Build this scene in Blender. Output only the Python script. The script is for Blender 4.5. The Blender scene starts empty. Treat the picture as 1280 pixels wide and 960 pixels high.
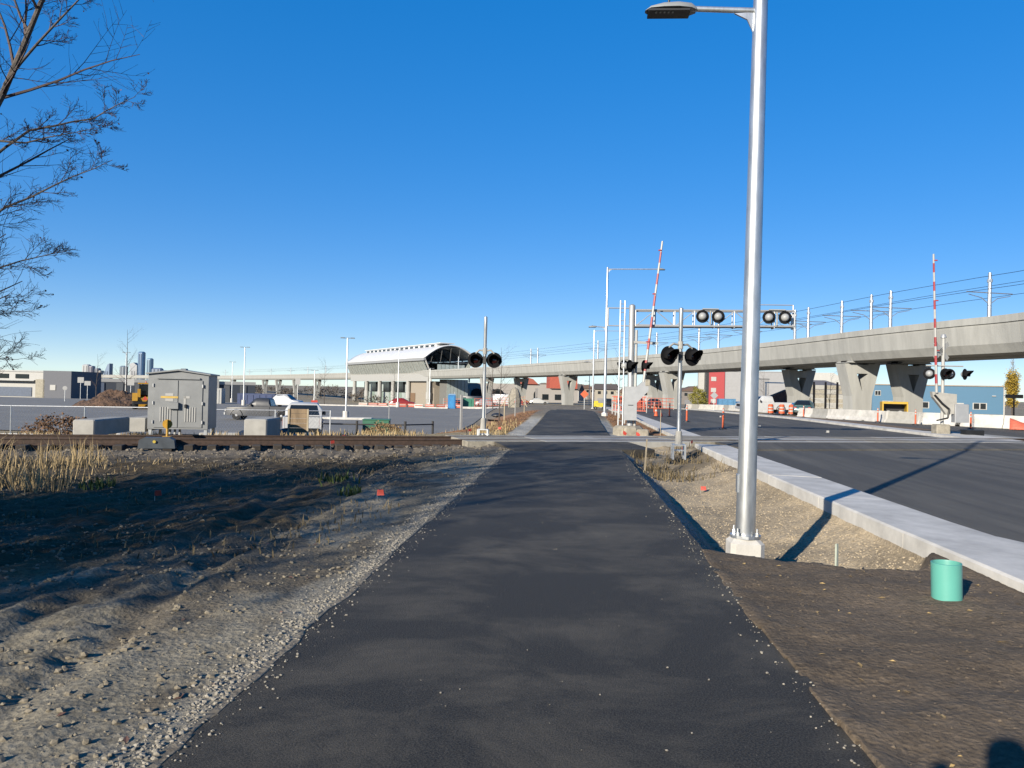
import bpy, math, random
import numpy as np
from mathutils import Vector, Matrix
random.seed(7); rng = np.random.default_rng(11)
sc = bpy.context.scene
col = sc.collection
R = math.radians

# ------------------------------------------------------------------ camera, sky, sun, exposure
cam = bpy.data.cameras.new('camera'); camo = bpy.data.objects.new('camera', cam); col.objects.link(camo)
sc.camera = camo
cam.sensor_width = 36.0; cam.lens = 27.0; cam.clip_end = 20000; cam.clip_start = 0.05
yaw, pit, roll = R(4.6587), R(0.5489), R(1.3)
fw = Vector((-math.sin(yaw)*math.cos(pit), math.cos(yaw)*math.cos(pit), math.sin(pit)))
r0 = Vector((math.cos(yaw), math.sin(yaw), 0)); u0 = r0.cross(fw)
rt = r0*math.cos(roll) + u0*math.sin(roll); up = -r0*math.sin(roll) + u0*math.cos(roll)
mw = Matrix((rt, up, -fw)).transposed().to_4x4(); mw.translation = Vector((0, 0, 1.6))
camo.matrix_world = mw

SUN_EL, SUN_AZ = R(20.0), R(180 + 31.5)
w = bpy.data.worlds.new('World'); sc.world = w; w.use_nodes = True
nt = w.node_tree; nt.nodes.clear()
sky = nt.nodes.new('ShaderNodeTexSky'); sky.sky_type = 'NISHITA'; sky.sun_disc = False
sky.sun_elevation = SUN_EL; sky.sun_rotation = SUN_AZ
sky.altitude = 650; sky.air_density = 0.7; sky.dust_density = 0.0; sky.ozone_density = 3.0
bg = nt.nodes.new('ShaderNodeBackground'); bg.inputs[1].default_value = 0.0650
wo = nt.nodes.new('ShaderNodeOutputWorld')
# tone and colour of the whole sky, as the camera rendered it
gm = nt.nodes.new('ShaderNodeGamma'); gm.inputs[1].default_value = 0.42
hs = nt.nodes.new('ShaderNodeHueSaturation'); hs.inputs['Hue'].default_value = 0.515; hs.inputs['Saturation'].default_value = 2.2; hs.inputs['Value'].default_value = 3.0
nt.links.new(sky.outputs[0], gm.inputs[0]); nt.links.new(gm.outputs[0], hs.inputs['Color']); nt.links.new(hs.outputs[0], bg.inputs[0])
nt.links.new(bg.outputs[0], wo.inputs[0])
sl = bpy.data.lights.new('sun', 'SUN'); sl.energy = 5.0; sl.angle = R(0.53); sl.color = (1.0, 0.91, 0.76)
slo = bpy.data.objects.new('sun', sl); col.objects.link(slo)
sd = Vector((math.sin(SUN_AZ)*math.cos(SUN_EL), math.cos(SUN_AZ)*math.cos(SUN_EL), math.sin(SUN_EL)))
slo.rotation_euler = sd.to_track_quat('Z', 'Y').to_euler()
slo.location = sd*60
sc.view_settings.view_transform = 'Standard'; sc.view_settings.look = 'None'
sc.view_settings.exposure = 1.1; sc.view_settings.gamma = 1.0

# ------------------------------------------------------------------ materials
MATS = {}
PALE = {'concrete', 'fresh_concrete', 'dirty_concrete', 'viaduct_concrete', 'gravel_stone', 'tan_stone', 'soil_clod', 'cabinet_metal', 'withered_leaf', 'dry_grass', 'timber_tie', 'rusty_rail'}
def mat(name, c, rough=0.8, metal=0.0, var=0.15, scale=4.0, bump=0.0, bscale=40.0, spec=0.5, c2=None, trans=0.0, emit=0.0, stretch=(1, 1, 1), detail=6):
    if name in MATS: return MATS[name]
    m = bpy.data.materials.new(name); m.use_nodes = True
    kk = .88 if name in PALE else .46                   # all surfaces scaled to the exposure
    c = tuple(q*kk for q in c); c2 = tuple(q*kk for q in c2) if c2 else None
    n = m.node_tree.nodes; l = m.node_tree.links
    b = n['Principled BSDF']
    b.inputs['Roughness'].default_value = rough; b.inputs['Metallic'].default_value = metal
    b.inputs['Specular IOR Level'].default_value = spec
    if trans: b.inputs['Transmission Weight'].default_value = trans
    if emit:
        b.inputs['Emission Color'].default_value = (*c, 1); b.inputs['Emission Strength'].default_value = emit
    g = n.new('ShaderNodeNewGeometry')
    mp = n.new('ShaderNodeMapping'); mp.inputs['Scale'].default_value = stretch
    l.new(g.outputs['Position'], mp.inputs[0])
    t = n.new('ShaderNodeTexNoise'); t.inputs['Scale'].default_value = scale; t.inputs['Detail'].default_value = detail
    t.inputs['Roughness'].default_value = 0.65
    l.new(mp.outputs[0], t.inputs['Vector'])
    cr = n.new('ShaderNodeValToRGB')
    ca = [max(0, x*(1-var*1.6)) for x in c]; cb = [min(1, x*(1+var*1.6)) for x in (c2 or c)]
    if c2: ca = list(c)
    cr.color_ramp.elements[0].color = (*ca, 1); cr.color_ramp.elements[1].color = (*cb, 1)
    cr.color_ramp.elements[0].position = 0.28; cr.color_ramp.elements[1].position = 0.72
    l.new(t.outputs[0], cr.inputs[0]); l.new(cr.outputs[0], b.inputs['Base Color'])
    if bump:
        t2 = n.new('ShaderNodeTexNoise'); t2.inputs['Scale'].default_value = bscale; t2.inputs['Detail'].default_value = 5
        l.new(g.outputs['Position'], t2.inputs['Vector'])
        bp = n.new('ShaderNodeBump'); bp.inputs['Strength'].default_value = 1.0; bp.inputs['Distance'].default_value = bump
        l.new(t2.outputs[0], bp.inputs['Height']); l.new(bp.outputs[0], b.inputs['Normal'])
    MATS[name] = m
    return m

def asphalt_mat(name, lo, hi, dust, dust_amt=0.5, streak=(1, 1, 1)):
    m = bpy.data.materials.new(name); m.use_nodes = True
    n = m.node_tree.nodes; l = m.node_tree.links; b = n['Principled BSDF']
    g = n.new('ShaderNodeNewGeometry')
    t = n.new('ShaderNodeTexNoise'); t.inputs['Scale'].default_value = 95; t.inputs['Detail'].default_value = 6; t.inputs['Roughness'].default_value = .75
    l.new(g.outputs['Position'], t.inputs['Vector'])
    cr = n.new('ShaderNodeValToRGB'); cr.color_ramp.elements[0].color = (*lo, 1); cr.color_ramp.elements[1].color = (*hi, 1)
    cr.color_ramp.elements[0].position = .42; cr.color_ramp.elements[1].position = .60
    l.new(t.outputs[0], cr.inputs[0])
    mp = n.new('ShaderNodeMapping'); mp.inputs['Scale'].default_value = streak
    l.new(g.outputs['Position'], mp.inputs[0])
    t2 = n.new('ShaderNodeTexNoise'); t2.inputs['Scale'].default_value = 0.9; t2.inputs['Detail'].default_value = 12; t2.inputs['Roughness'].default_value = .72
    t2.inputs['Distortion'].default_value = .4
    l.new(mp.outputs[0], t2.inputs['Vector'])
    c2 = n.new('ShaderNodeValToRGB'); c2.color_ramp.elements[0].color = (0, 0, 0, 1); c2.color_ramp.elements[1].color = (1, 1, 1, 1)
    c2.color_ramp.elements[0].position = .46; c2.color_ramp.elements[1].position = .78
    l.new(t2.outputs[0], c2.inputs[0])
    # small pale specks of grit
    v = n.new('ShaderNodeTexVoronoi'); v.inputs['Scale'].default_value = 9; l.new(g.outputs['Position'], v.inputs['Vector'])
    lt = n.new('ShaderNodeMath'); lt.operation = 'LESS_THAN'; lt.inputs[1].default_value = .035; l.new(v.outputs['Distance'], lt.inputs[0])
    mu = n.new('ShaderNodeMath'); mu.operation = 'MULTIPLY'; mu.inputs[1].default_value = dust_amt; l.new(c2.outputs[0], mu.inputs[0])
    ad = n.new('ShaderNodeMath'); ad.operation = 'MAXIMUM'; l.new(mu.outputs[0], ad.inputs[0])
    ms = n.new('ShaderNodeMath'); ms.operation = 'MULTIPLY'; ms.inputs[1].default_value = .8; l.new(lt.outputs[0], ms.inputs[0]); l.new(ms.outputs[0], ad.inputs[1])
    mx = n.new('ShaderNodeMix'); mx.data_type = 'RGBA'
    l.new(ad.outputs[0], mx.inputs[0]); l.new(cr.outputs[0], mx.inputs[6]); mx.inputs[7].default_value = (*dust, 1)
    l.new(mx.outputs[2], b.inputs['Base Color'])
    b.inputs['Roughness'].default_value = .82; b.inputs['Specular IOR Level'].default_value = .35
    bp = n.new('ShaderNodeBump'); bp.inputs['Distance'].default_value = .010; bp.inputs['Strength'].default_value = 1.0
    l.new(t.outputs[0], bp.inputs['Height']); l.new(bp.outputs[0], b.inputs['Normal'])
    MATS[name] = m
    return m

M_path = asphalt_mat('new_asphalt', (.0055, .005, .0042), (.052, .047, .039), (.16, .138, .102), .58, (.75, 1.0, 1))
M_road = asphalt_mat('road_asphalt', (.031, .0285, .0245), (.083, .0765, .065), (.145, .132, .108), .75, (1.0, .07, 1))
M_lot = asphalt_mat('lot_asphalt', (.11, .105, .095), (.19, .182, .165), (.24, .225, .19), .6, (.3, .3, 1))
M_conc = mat('concrete', (.255, .248, .228), .85, var=.10, scale=3, bump=.003, bscale=60)
M_conc_new = mat('fresh_concrete', (.42, .405, .375), .85, var=.17, scale=1.8, bump=.003, bscale=50)
M_conc_dirty = mat('dirty_concrete', (.22, .20, .16), .9, var=.22, scale=5, bump=.008, bscale=30)
M_viad = mat('viaduct_concrete', (.260, .260, .246), .85, var=.11, scale=1.1, bump=.01, bscale=8, stretch=(1, 1, .14))
M_galv = mat('galvanised_steel', (.95, .98, 1.0), .40, .85, var=.16, scale=11, stretch=(1, 1, .25))
M_alum = mat('aluminium_paint', (.62, .63, .64), .45, .45, var=.06)
M_white = mat('white_paint', (.56, .555, .53), .5, var=.05)
M_black = mat('black_paint', (.012, .012, .013), .45, var=.2)
M_hood = mat('hood_black', (.012, .012, .014), .9, var=.2, spec=.15)
M_lens = mat('red_lens', (.035, .006, .006), .15, var=.1)
M_backw = mat('pale_back', (.46, .47, .47), .5, var=.06)
M_red = mat('red_paint', (.45, .03, .035), .5, var=.1)
M_orange = mat('safety_orange', (.80, .13, .03), .6, var=.12)
M_flag = mat('flag_orange', (.75, .08, .05), .6, var=.12)
M_rubber = mat('tyre_rubber', (.018, .018, .018), .85, var=.2)
M_rail = mat('rusty_rail', (.045, .027, .019), .8, .2, var=.3, scale=12, bump=.003)
M_tie = mat('timber_tie', (.03, .023, .017), .9, var=.35, scale=9, bump=.008, stretch=(.4, 1, 1))
M_cab = mat('cabinet_metal', (.195, .202, .205), .5, .5, var=.08, scale=2)
M_glass = mat('dark_glass', (.02, .025, .03), .08, var=.1)
M_pale_glass = mat('pale_glass', (.55, .62, .60), .15, .0, var=.12, scale=.6)
M_wood = mat('weathered_wood', (.34, .24, .14), .85, var=.25, scale=6, bump=.003, stretch=(1, 1, .2))
M_palewood = mat('stake_wood', (.58, .48, .33), .8, var=.15)
M_darkwood = mat('dark_post', (.045, .042, .042), .8, var=.2)
M_bark = mat('bark', (.12, .10, .085), .9, var=.4, scale=14, bump=.01)
M_twig = mat('twig_bark', (.09, .058, .052), .85, var=.35, scale=8)
M_brownleaf = mat('withered_leaf', (.10, .05, .035), .8, var=.4, scale=20)
M_yellowleaf = mat('yellow_leaf', (.50, .34, .035), .7, var=.35, scale=3)
M_grass = mat('dry_grass', (.27, .20, .10), .85, var=.4, scale=3)
M_green = mat('weed_green', (.12, .17, .03), .8, var=.3)
M_stone = mat('gravel_stone', (.20, .182, .15), .9, var=.3, scale=25)
M_clod = mat('soil_clod', (.13, .11, .085), .95, var=.3, scale=20)

# ------------------------------------------------------------------ mesh helpers
def Rz(a): return Matrix.Rotation(a, 4, 'Z')
def T(x, y, z): return Matrix.Translation((x, y, z))
class MB:
    def __init__(s): s.v = []; s.f = []; s.mi = []; s.M = Matrix.Identity(4)
    def _add(s, vs, fs, mi=0):
        k = len(s.v)
        s.v += [tuple(s.M @ Vector(p)) for p in vs]
        s.f += [tuple(i + k for i in q) for q in fs]; s.mi += [mi]*len(fs)
        return s
    def box(s, cx, cy, z0, sx, sy, sz, mi=0, taper=1.0):
        a, b = sx/2, sy/2; t = taper
        vs = [(cx-a, cy-b, z0), (cx+a, cy-b, z0), (cx+a, cy+b, z0), (cx-a, cy+b, z0),
              (cx-a*t, cy-b*t, z0+sz), (cx+a*t, cy-b*t, z0+sz), (cx+a*t, cy+b*t, z0+sz), (cx-a*t, cy+b*t, z0+sz)]
        return s._add(vs, [(3, 2, 1, 0), (4, 5, 6, 7), (0, 1, 5, 4), (1, 2, 6, 5), (2, 3, 7, 6), (3, 0, 4, 7)], mi)
    def bbox(s, cx, cy, z0, sx, sy, sz, b=.02, mi=0):
        # box with chamfered vertical edges and top
        def ring(dx, dy, z, c):
            a, d = sx/2-dx, sy/2-dy
            return [(cx-a+c, cy-d, z), (cx+a-c, cy-d, z), (cx+a, cy-d+c, z), (cx+a, cy+d-c, z), (cx+a-c, cy+d, z), (cx-a+c, cy+d, z), (cx-a, cy+d-c, z), (cx-a, cy-d+c, z)]
        rs = [ring(0, 0, z0, b), ring(0, 0, z0+sz-b, b), ring(b, b, z0+sz, b)]
        vs = sum(rs, []); fs = [tuple(range(7, -1, -1)), tuple(range(16, 24))]
        for k in range(2):
            for i in range(8): j = (i+1) % 8; fs.append((k*8+i, k*8+j, k*8+8+j, k*8+8+i))
        return s._add(vs, fs, mi)
    def tube(s, p, q, r0, r1=None, n=8, mi=0, caps=True):
        r1 = r0 if r1 is None else r1
        p, q = Vector(p), Vector(q); d = (q-p)
        if d.length < 1e-6: return s
        d.normalize(); a = d.orthogonal().normalized(); b = d.cross(a)
        vs = []
        for c, r in ((p, r0), (q, r1)):
            for i in range(n):
                t = 2*math.pi*i/n; vs.append(tuple(c + a*(r*math.cos(t)) + b*(r*math.sin(t))))
        fs = [(i, (i+1) % n, n+(i+1) % n, n+i) for i in range(n)]
        if caps: fs += [tuple(range(n-1, -1, -1)), tuple(range(n, 2*n))]
        return s._add(vs, fs, mi)
    def path(s, pts, rs, n=6, mi=0):
        for i in range(len(pts)-1): s.tube(pts[i], pts[i+1], rs[i], rs[i+1], n, mi)
        return s
    def lathe(s, prof, axis0, axisdir, n=20, mi=0):
        # prof: (r, t) along axisdir
        o = Vector(axis0); d = Vector(axisdir).normalized(); a = d.orthogonal().normalized(); b = d.cross(a)
        vs = []; fs = []
        for (r, t) in prof:
            for i in range(n):
                g = 2*math.pi*i/n; vs.append(tuple(o + d*t + a*(r*math.cos(g)) + b*(r*math.sin(g))))
        for k in range(len(prof)-1):
            for i in range(n): j = (i+1) % n; fs.append((k*n+i, k*n+j, k*n+n+j, k*n+n+i))
        if prof[0][0] > 1e-4: fs.append(tuple(range(n-1, -1, -1)))
        if prof[-1][0] > 1e-4: fs.append(tuple(range((len(prof)-1)*n, len(prof)*n)))
        return s._add(vs, fs, mi)
    def prism(s, poly, y0, y1, mi=0):
        # poly in x,z ; extruded along y
        n = len(poly)
        vs = [(x, y0, z) for x, z in poly] + [(x, y1, z) for x, z in poly]
        fs = [tuple(range(n)), tuple(range(2*n-1, n-1, -1))] + [(i, i+n, (i+1) % n+n, (i+1) % n) for i in range(n)]
        return s._add(vs, fs, mi)
    def extr(s, poly, z0, z1, mi=0):
        # poly in x,y extruded in z
        n = len(poly)
        vs = [(x, y, z0) for x, y in poly] + [(x, y, z1) for x, y in poly]
        fs = [tuple(range(n-1, -1, -1)), tuple(range(n, 2*n))] + [(i, (i+1) % n, (i+1) % n+n, i+n) for i in range(n)]
        return s._add(vs, fs, mi)
    def quad(s, a, b, c, d, mi=0): return s._add([a, b, c, d], [(0, 1, 2, 3)], mi)
    def build(s, name, m, parent=None, smooth=False):
        me = bpy.data.meshes.new(name); me.from_pydata(s.v, [], s.f); me.update()
        ms = m if isinstance(m, (list, tuple)) else [m]
        for x in ms: me.materials.append(x)
        if len(ms) > 1: me.polygons.foreach_set('material_index', s.mi)
        if smooth:
            me.shade_smooth() if hasattr(me, 'shade_smooth') else None
            try: me.set_sharp_from_angle(angle=R(40))
            except Exception: pass
        o = bpy.data.objects.new(name, me); col.objects.link(o)
        if parent is not None: o.parent = parent
        return o
def tag(o, label, cat, group=None):
    o['label'] = label; o['category'] = cat
    if group: o['group'] = group
    return o
def struct(o): o['kind'] = 'structure'; return o
def thing(name, label, cat, loc=(0, 0, 0), rz=0, group=None):
    o = bpy.data.objects.new(name, None); col.objects.link(o); o.empty_display_size = .2
    o.location = loc; o.rotation_euler = (0, 0, rz)
    return tag(o, label, cat, group)
def dup(root, loc, rz=None, label=None, group=None):
    r = root.copy(); col.objects.link(r); r.location = loc
    if rz is not None: r.rotation_euler = (0, 0, rz)
    if label: r['label'] = label
    if group: r['group'] = group
    for ch in list(root.children):
        c = ch.copy(); col.objects.link(c); c.parent = r
        for g in list(ch.children):
            d = g.copy(); col.objects.link(d); d.parent = c
    return r

# ------------------------------------------------------------------ terrain
def sst(t): t = np.clip(t, 0, 1); return t*t*(3-2*t)
TD = Vector((.927, .375, 0)); TP = Vector((-.375, .927, 0))         # track direction and normal
TC = Vector((4.73, 25.31, 0)) + TP*1.5                              # a point on the track centre line
def track_s(x, y): return (x-TC.x)*TP.x + (y-TC.y)*TP.y             # signed distance beyond the centre line
def track_pt(x): k = (x-TC.x)/TD.x; return TC.y + k*TD.y
def base_h(x, y):
    x = np.asarray(x, float); y = np.asarray(y, float)
    s = y - (25.31+(x-4.73)*.405+3.1); s = np.where(x < -30, y-15, s)
    zl = np.interp(s, [2.5, 6, 14, 26, 45, 75, 108, 148, 192, 240, 380, 700, 1200, 3000], [0, -.35, -1., -1.35, -1.4, -1.25, -1.3, -2.2, -3.3, -4.2, -4.5, -1, 3, 5])
    zr = np.interp(y, [60, 100, 160, 215, 300, 420, 700, 1200, 3000], [0, -.3, -1., -1.6, -2.4, -2.6, 0, 3, 5])
    wd = 4.5 + np.clip(y-60, 0, 500)*.2
    wl = sst((-3.2-x)/wd)
    return zl*wl + zr*(1-wl) + .35*np.exp(-((y-52)/13.)**2)*np.exp(-((x+.2)/3.2)**4)
def bh(x, y): return float(base_h(x, y))
def vnoise(x, y, seed):
    g = np.random.default_rng(seed).random((256, 256))
    xi = np.floor(x).astype(int); yi = np.floor(y).astype(int); fx = sst(x-xi); fy = sst(y-yi)
    a = g[xi % 256, yi % 256]; b = g[(xi+1) % 256, yi % 256]; c = g[xi % 256, (yi+1) % 256]; d = g[(xi+1) % 256, (yi+1) % 256]
    return (a*(1-fx)+b*fx)*(1-fy)+(c*(1-fx)+d*fx)*fy - .5
def fbm(x, y, seed, o=4):
    r = 0
    for i in range(o): r = r + vnoise(x*2**i+i*17.3, y*2**i+i*9.1, seed+i)/2**i
    return r
PX0, PX1 = -1.74, 1.37                 # path edges
KI, KO = 3.72, 4.72                    # kerb strip edges
RX1 = 16.3
def ko_x(y): return np.interp(y, [-6, 4, 6.4, 7.6, 8.4, 9.0, 10], [9.5, 8.2, 6.6, 5.5, 4.95, 4.76, KO])
def soil_edge(x): return np.interp(x, [1.2, 1.45, 1.8, 2.2, 2.7, 3.05, 3.4, 3.75], [8.2, 8.25, 8.2, 7.85, 7.55, 7.45, 7.75, 8.4]) + .05*np.sin(x*9)
def ground_z(x, y):
    z = base_h(x, y)
    near = sst((60-y)/25)
    # left verge: falls from the path, ruts and clods
    L = sst((PX0-.25-x)/1.2)*sst((27-y)/4)
    z = z - .16*L*sst((PX0-x)/5)
    rut = fbm((x+.28*y)*1.5, y*.22, 3, 3)
    z = z + L*(.045*rut + .035*fbm(x*2.4, y*1.6, 9, 4) + .055*fbm(x*9, y*7, 21, 3))
    for k, (xa, dxy) in enumerate(((-3.0, -.10), (-3.7, -.16), (-5.2, -.22))):
        xc = xa + dxy*(y-6) + .15*np.sin(y*.7+k)
        z = z - L*.045*np.exp(-((x-xc)/.13)**2) + L*.022*np.exp(-((np.abs(x-xc)-.24)/.1)**2)
    # gravel shoulder at the left edge
    z = z + .022*fbm(x*14, y*14, 33, 2)*sst((PX0-x)/.1)*sst((x+2.6)/.5)
    # ballast under the track
    ts = track_s(x, y)
    bal = np.exp(-((ts)/2.3)**4)*(1-sst((x+2.9)/.6)*sst((19-x)/1.))
    z = z + bal*(-.055+.05*fbm(x*7, y*7, 51, 2))
    z = z - .05*np.exp(-((ts+2.9)/1.3)**2)*sst((-2.6-x)/1.)
    z = z + .075*np.exp(-((ts+1.5)/.4)**2)*sst((-2.9-x)/.3)
    # right of the path: topsoil close by, then a ditch
    Rr = sst((x-PX1+.10)/.06)*sst((KI+.03-x)/.03)
    se = soil_edge(x); soil = sst((se+.16-y)/.32)
    zs = .0+.05*sst((x-PX1)/2.) + .035*fbm(x*1.3+y*.5, y*2.2, 61, 4) + .012*fbm(x*11, y*11, 66, 2) + .016*np.exp(-((x-PX1)/.10)**2)
    zs = zs + .03*fbm(x*.9-y*2.2, (x+y)*.5, 77, 2)
    dprof = np.interp(x, [PX1, 1.55, 1.75, 1.95, 2.6, 3.2, KI], [-.05, -.16, -.30, -.42, -.40, -.26, -.09])
    dd = np.interp(y, [7, 15, 17.5, 20, 23.5, 24.5], [1, .95, .75, .8, .3, .1])
    zd = 1.18*dprof*dd + .03*fbm(x*5, y*5, 71, 3) + .07*fbm(x*1.7, y*1.7, 79, 3)*sst((y-16)/3)
    zd2 = np.interp(x, [PX1, 1.8, 2.6, KI], [-.04, -.12, -.12, -.02]) + .05*fbm(x*2, y*2, 73, 3)
    far = sst((y-26)/2.5)
    zz = (zs*soil + zd*(1-soil))*(1-far) + zd2*far
    z = z + Rr*zz*sst((70-y)/10)
    # berm roughness beyond the track
    z = z + near*.06*fbm(x*1.7, y*1.7, 81, 3)*sst((ts-1.8)/1.5)*sst((PX0-x)/.6)*sst((x+9)/3)
    # beds under path, kerb, road, median, lot
    ed = np.exp(-((x-PX0)/.09)**2)*sst((22-y)/1); z = z*(1-ed) + .003*ed
    z = z - .12*((x > np.maximum(PX0+.022, PX0+.04+.07*fbm(x*0+3.1, y*1.7, 91, 5))) & (x < np.minimum(PX1-.022, PX1-.05+.09*fbm(x*0+7.7, y*1.5, 93, 5))) & (y < 80))
    z = z - .14*((x > KI+.05) & (x < RX1+14.5) & (y < 200) & (y > -20))
    return z
def lin(a, b, st): return list(np.arange(a, b, st))
def grow(a, b, st, k):
    r = [a]
    while r[-1] < b: st *= k; r.append(r[-1]+st)
    return r
xs = [-x for x in grow(17, 3200, .15, 1.16)][::-1] + lin(-16.9, -9, .085) + lin(-9, 4.2, .05) + lin(4.2, 30, .6) + grow(30, 3200, .6, 1.18)
ys = lin(-20, 1.5, .5) + lin(1.5, 12, .05) + lin(12, 30, .1) + lin(30, 60, .35) + grow(60, 6000, .4, 1.07)
for e in lin(PX0-.06, PX0+.12, .015)+lin(PX1-.14, PX1+.05, .015)+[KI+.045, KI+.055]: xs.append(e)
xs = np.array(sorted(set(np.round(xs, 4)))); ys = np.array(ys)
GX, GY = np.meshgrid(xs, ys); GZ = ground_z(GX, GY)
nx, ny = len(xs), len(ys)
me = bpy.data.meshes.new('ground')
co = np.stack([GX, GY, GZ], -1).reshape(-1, 3)
me.vertices.add(nx*ny); me.vertices.foreach_set('co', co.ravel())
ii = (np.arange(ny-1)[:, None]*nx + np.arange(nx-1)[None, :]).ravel()
quads = np.stack([ii, ii+1, ii+nx+1, ii+nx], -1)
nf = len(quads)
me.loops.add(nf*4); me.loops.foreach_set('vertex_index', quads.ravel().astype(np.int32))
me.polygons.add(nf); me.polygons.foreach_set('loop_start', (np.arange(nf)*4).astype(np.int32))
me.update(calc_edges=True)
me.polygons.foreach_set('use_smooth', np.ones(nf, bool))
def ground_col(x, y):
    # what the ground is made of, place by place; left verge also darkened as shade
    n1 = fbm(x*.8, y*.8, 101, 4)[..., None]; n2 = fbm(x*3, y*3, 111, 3)[..., None]
    c = np.ones(x.shape+(3,))*np.array([.17, .145, .11])
    def lay(mask, colr): 
        nonlocal c
        m = np.clip(mask, 0, 1)[..., None]; c = c*(1-m) + np.array(colr)*m
    left = sst((PX0-x)/.05)*sst((26-y)/2)
    lay(left, [.145, .122, .085])
    lay(left*sst(fbm((x+.28*y)*.9, y*.2, 3, 4)*5+.35), [.19, .168, .125])
    lay(left*sst((np.interp(y, [4, 6, 8, 12, 22], [-5.2, -4.4, -3.5, -2.9, -2.7])-x+1.3*fbm(x*.5, y*.5, 7, 3))/1.0), [.072, .053, .029])  # dark soil, spread over the tree-shaded verge to deepen the shade in its colour
    lay(left*sst(fbm(x*1.1, y*.7, 17, 4)*6-.6)*.8, [.085, .07, .05])
    lay(sst((PX0+.02-x)/.05)*sst((x+2.12+.3*fbm(x, y*1.2, 23, 3))/.2)*sst((24-y)/1), [.205, .185, .145])
    ts = track_s(x, y)
    lay(np.exp(-((ts+.6)/2.6)**4)*(x < 25), [.115, .098, .076])
    bey = sst((ts-1.8)/.8)*sst((x+60)/20)
    lay(bey*sst((48-y)/8), [.27, .215, .125])
    lay(bey*sst((x+8.5)/1.5)*sst((PX0-.6-x)/.3)*sst((y-29-.8*fbm(x, y, 5, 2))/1.5)*sst((75-y)/8), [.23, .125, .065])
    lay(bey*sst((x-PX1-.5)/.2)*sst((KI-x)/.1)*sst((y-30)/2)*sst((75-y)/8), [.22, .12, .065])
    lay(bey*(sst((PX0-x)/.05)*sst((x-PX0+.75)/.1)+sst((x-PX1)/.05)*sst((PX1+.55-x)/.1))*sst((46-y)/6), [.30, .285, .25])
    rr = sst((x-PX1+.2)/.03)*sst((KI+.1-x)/.03)*sst((26-y)/1.)
    lay(rr, [.285, .23, .155])
    lay(rr*sst((1.95+.2*fbm(x*3, y*2, 87, 2)-x)/.15)*sst((y-8)/1), [.23, .215, .19])
    lay(rr*sst((y-15.5-2*fbm(x, y, 31, 3))/3)*sst(fbm(x*1.2, y*1.2, 37, 3)*4+.5), [.15, .12, .08])
    se = soil_edge(x); lay(rr*sst((se+.12-y+.12*fbm(x*4, y*4, 41, 3))/.12), [.108, .082, .056])
    lay(sst((x-RX1-1)/1)*sst((y-30)/5)*sst((300-y)/50), [.26, .225, .17])
    far = sst((y-130)/60); lay(far, [.21, .18, .13])
    lay(sst((-20-x)/10)*sst((y-60)/20)*sst((150-y)/20), [.24, .21, .17])
    return np.clip(.87*c*(1+.35*n1+.22*n2), .01, 1)
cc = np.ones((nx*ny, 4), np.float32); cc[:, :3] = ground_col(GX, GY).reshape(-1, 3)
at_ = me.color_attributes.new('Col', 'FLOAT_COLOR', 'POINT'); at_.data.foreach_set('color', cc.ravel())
m = bpy.data.materials.new('soil_and_gravel'); m.use_nodes = True
n = m.node_tree.nodes; l = m.node_tree.links; b = n['Principled BSDF']; b.inputs['Roughness'].default_value = .95; b.inputs['Specular IOR Level'].default_value = .2
va = n.new('ShaderNodeVertexColor'); va.layer_name = 'Col'
g = n.new('ShaderNodeNewGeometry')
t1 = n.new('ShaderNodeTexNoise'); t1.inputs['Scale'].default_value = 22; t1.inputs['Detail'].default_value = 7; t1.inputs['Roughness'].default_value = .7
l.new(g.outputs['Position'], t1.inputs['Vector'])
v1 = n.new('ShaderNodeTexVoronoi'); v1.inputs['Scale'].default_value = 30; l.new(g.outputs['Position'], v1.inputs['Vector'])
mr = n.new('ShaderNodeMapRange'); mr.inputs[1].default_value = .25; mr.inputs[2].default_value = .75; mr.inputs[3].default_value = .62; mr.inputs[4].default_value = 1.38
l.new(t1.outputs[0], mr.inputs[0])
sepc = n.new('ShaderNodeSeparateColor'); l.new(v1.outputs['Color'], sepc.inputs[0])
mr2 = n.new('ShaderNodeMapRange'); mr2.inputs[3].default_value = .84; mr2.inputs[4].default_value = 1.18; l.new(sepc.outputs[0], mr2.inputs[0])
mm = n.new('ShaderNodeMath'); mm.operation = 'MULTIPLY'; l.new(mr.outputs[0], mm.inputs[0]); l.new(mr2.outputs[0], mm.inputs[1])
vm = n.new('ShaderNodeVectorMath'); vm.operation = 'SCALE'; l.new(va.outputs[0], vm.inputs[0]); l.new(mm.outputs[0], vm.inputs['Scale'])
l.new(vm.outputs[0], b.inputs['Base Color'])
ad = n.new('ShaderNodeMath'); ad.operation = 'MULTIPLY_ADD'; ad.inputs[1].default_value = .5; l.new(v1.outputs['Distance'], ad.inputs[0]); l.new(t1.outputs[0], ad.inputs[2])
bp = n.new('ShaderNodeBump'); bp.inputs['Distance'].default_value = .015; bp.inputs['Strength'].default_value = .9
l.new(ad.outputs[0], bp.inputs['Height']); l.new(bp.outputs[0], b.inputs['Normal'])
me.materials.append(m)
ground = struct(bpy.data.objects.new('ground', me)); col.objects.link(ground)
def gz(x, y): return float(ground_z(np.array([float(x)]), np.array([float(y)]))[0])

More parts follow.
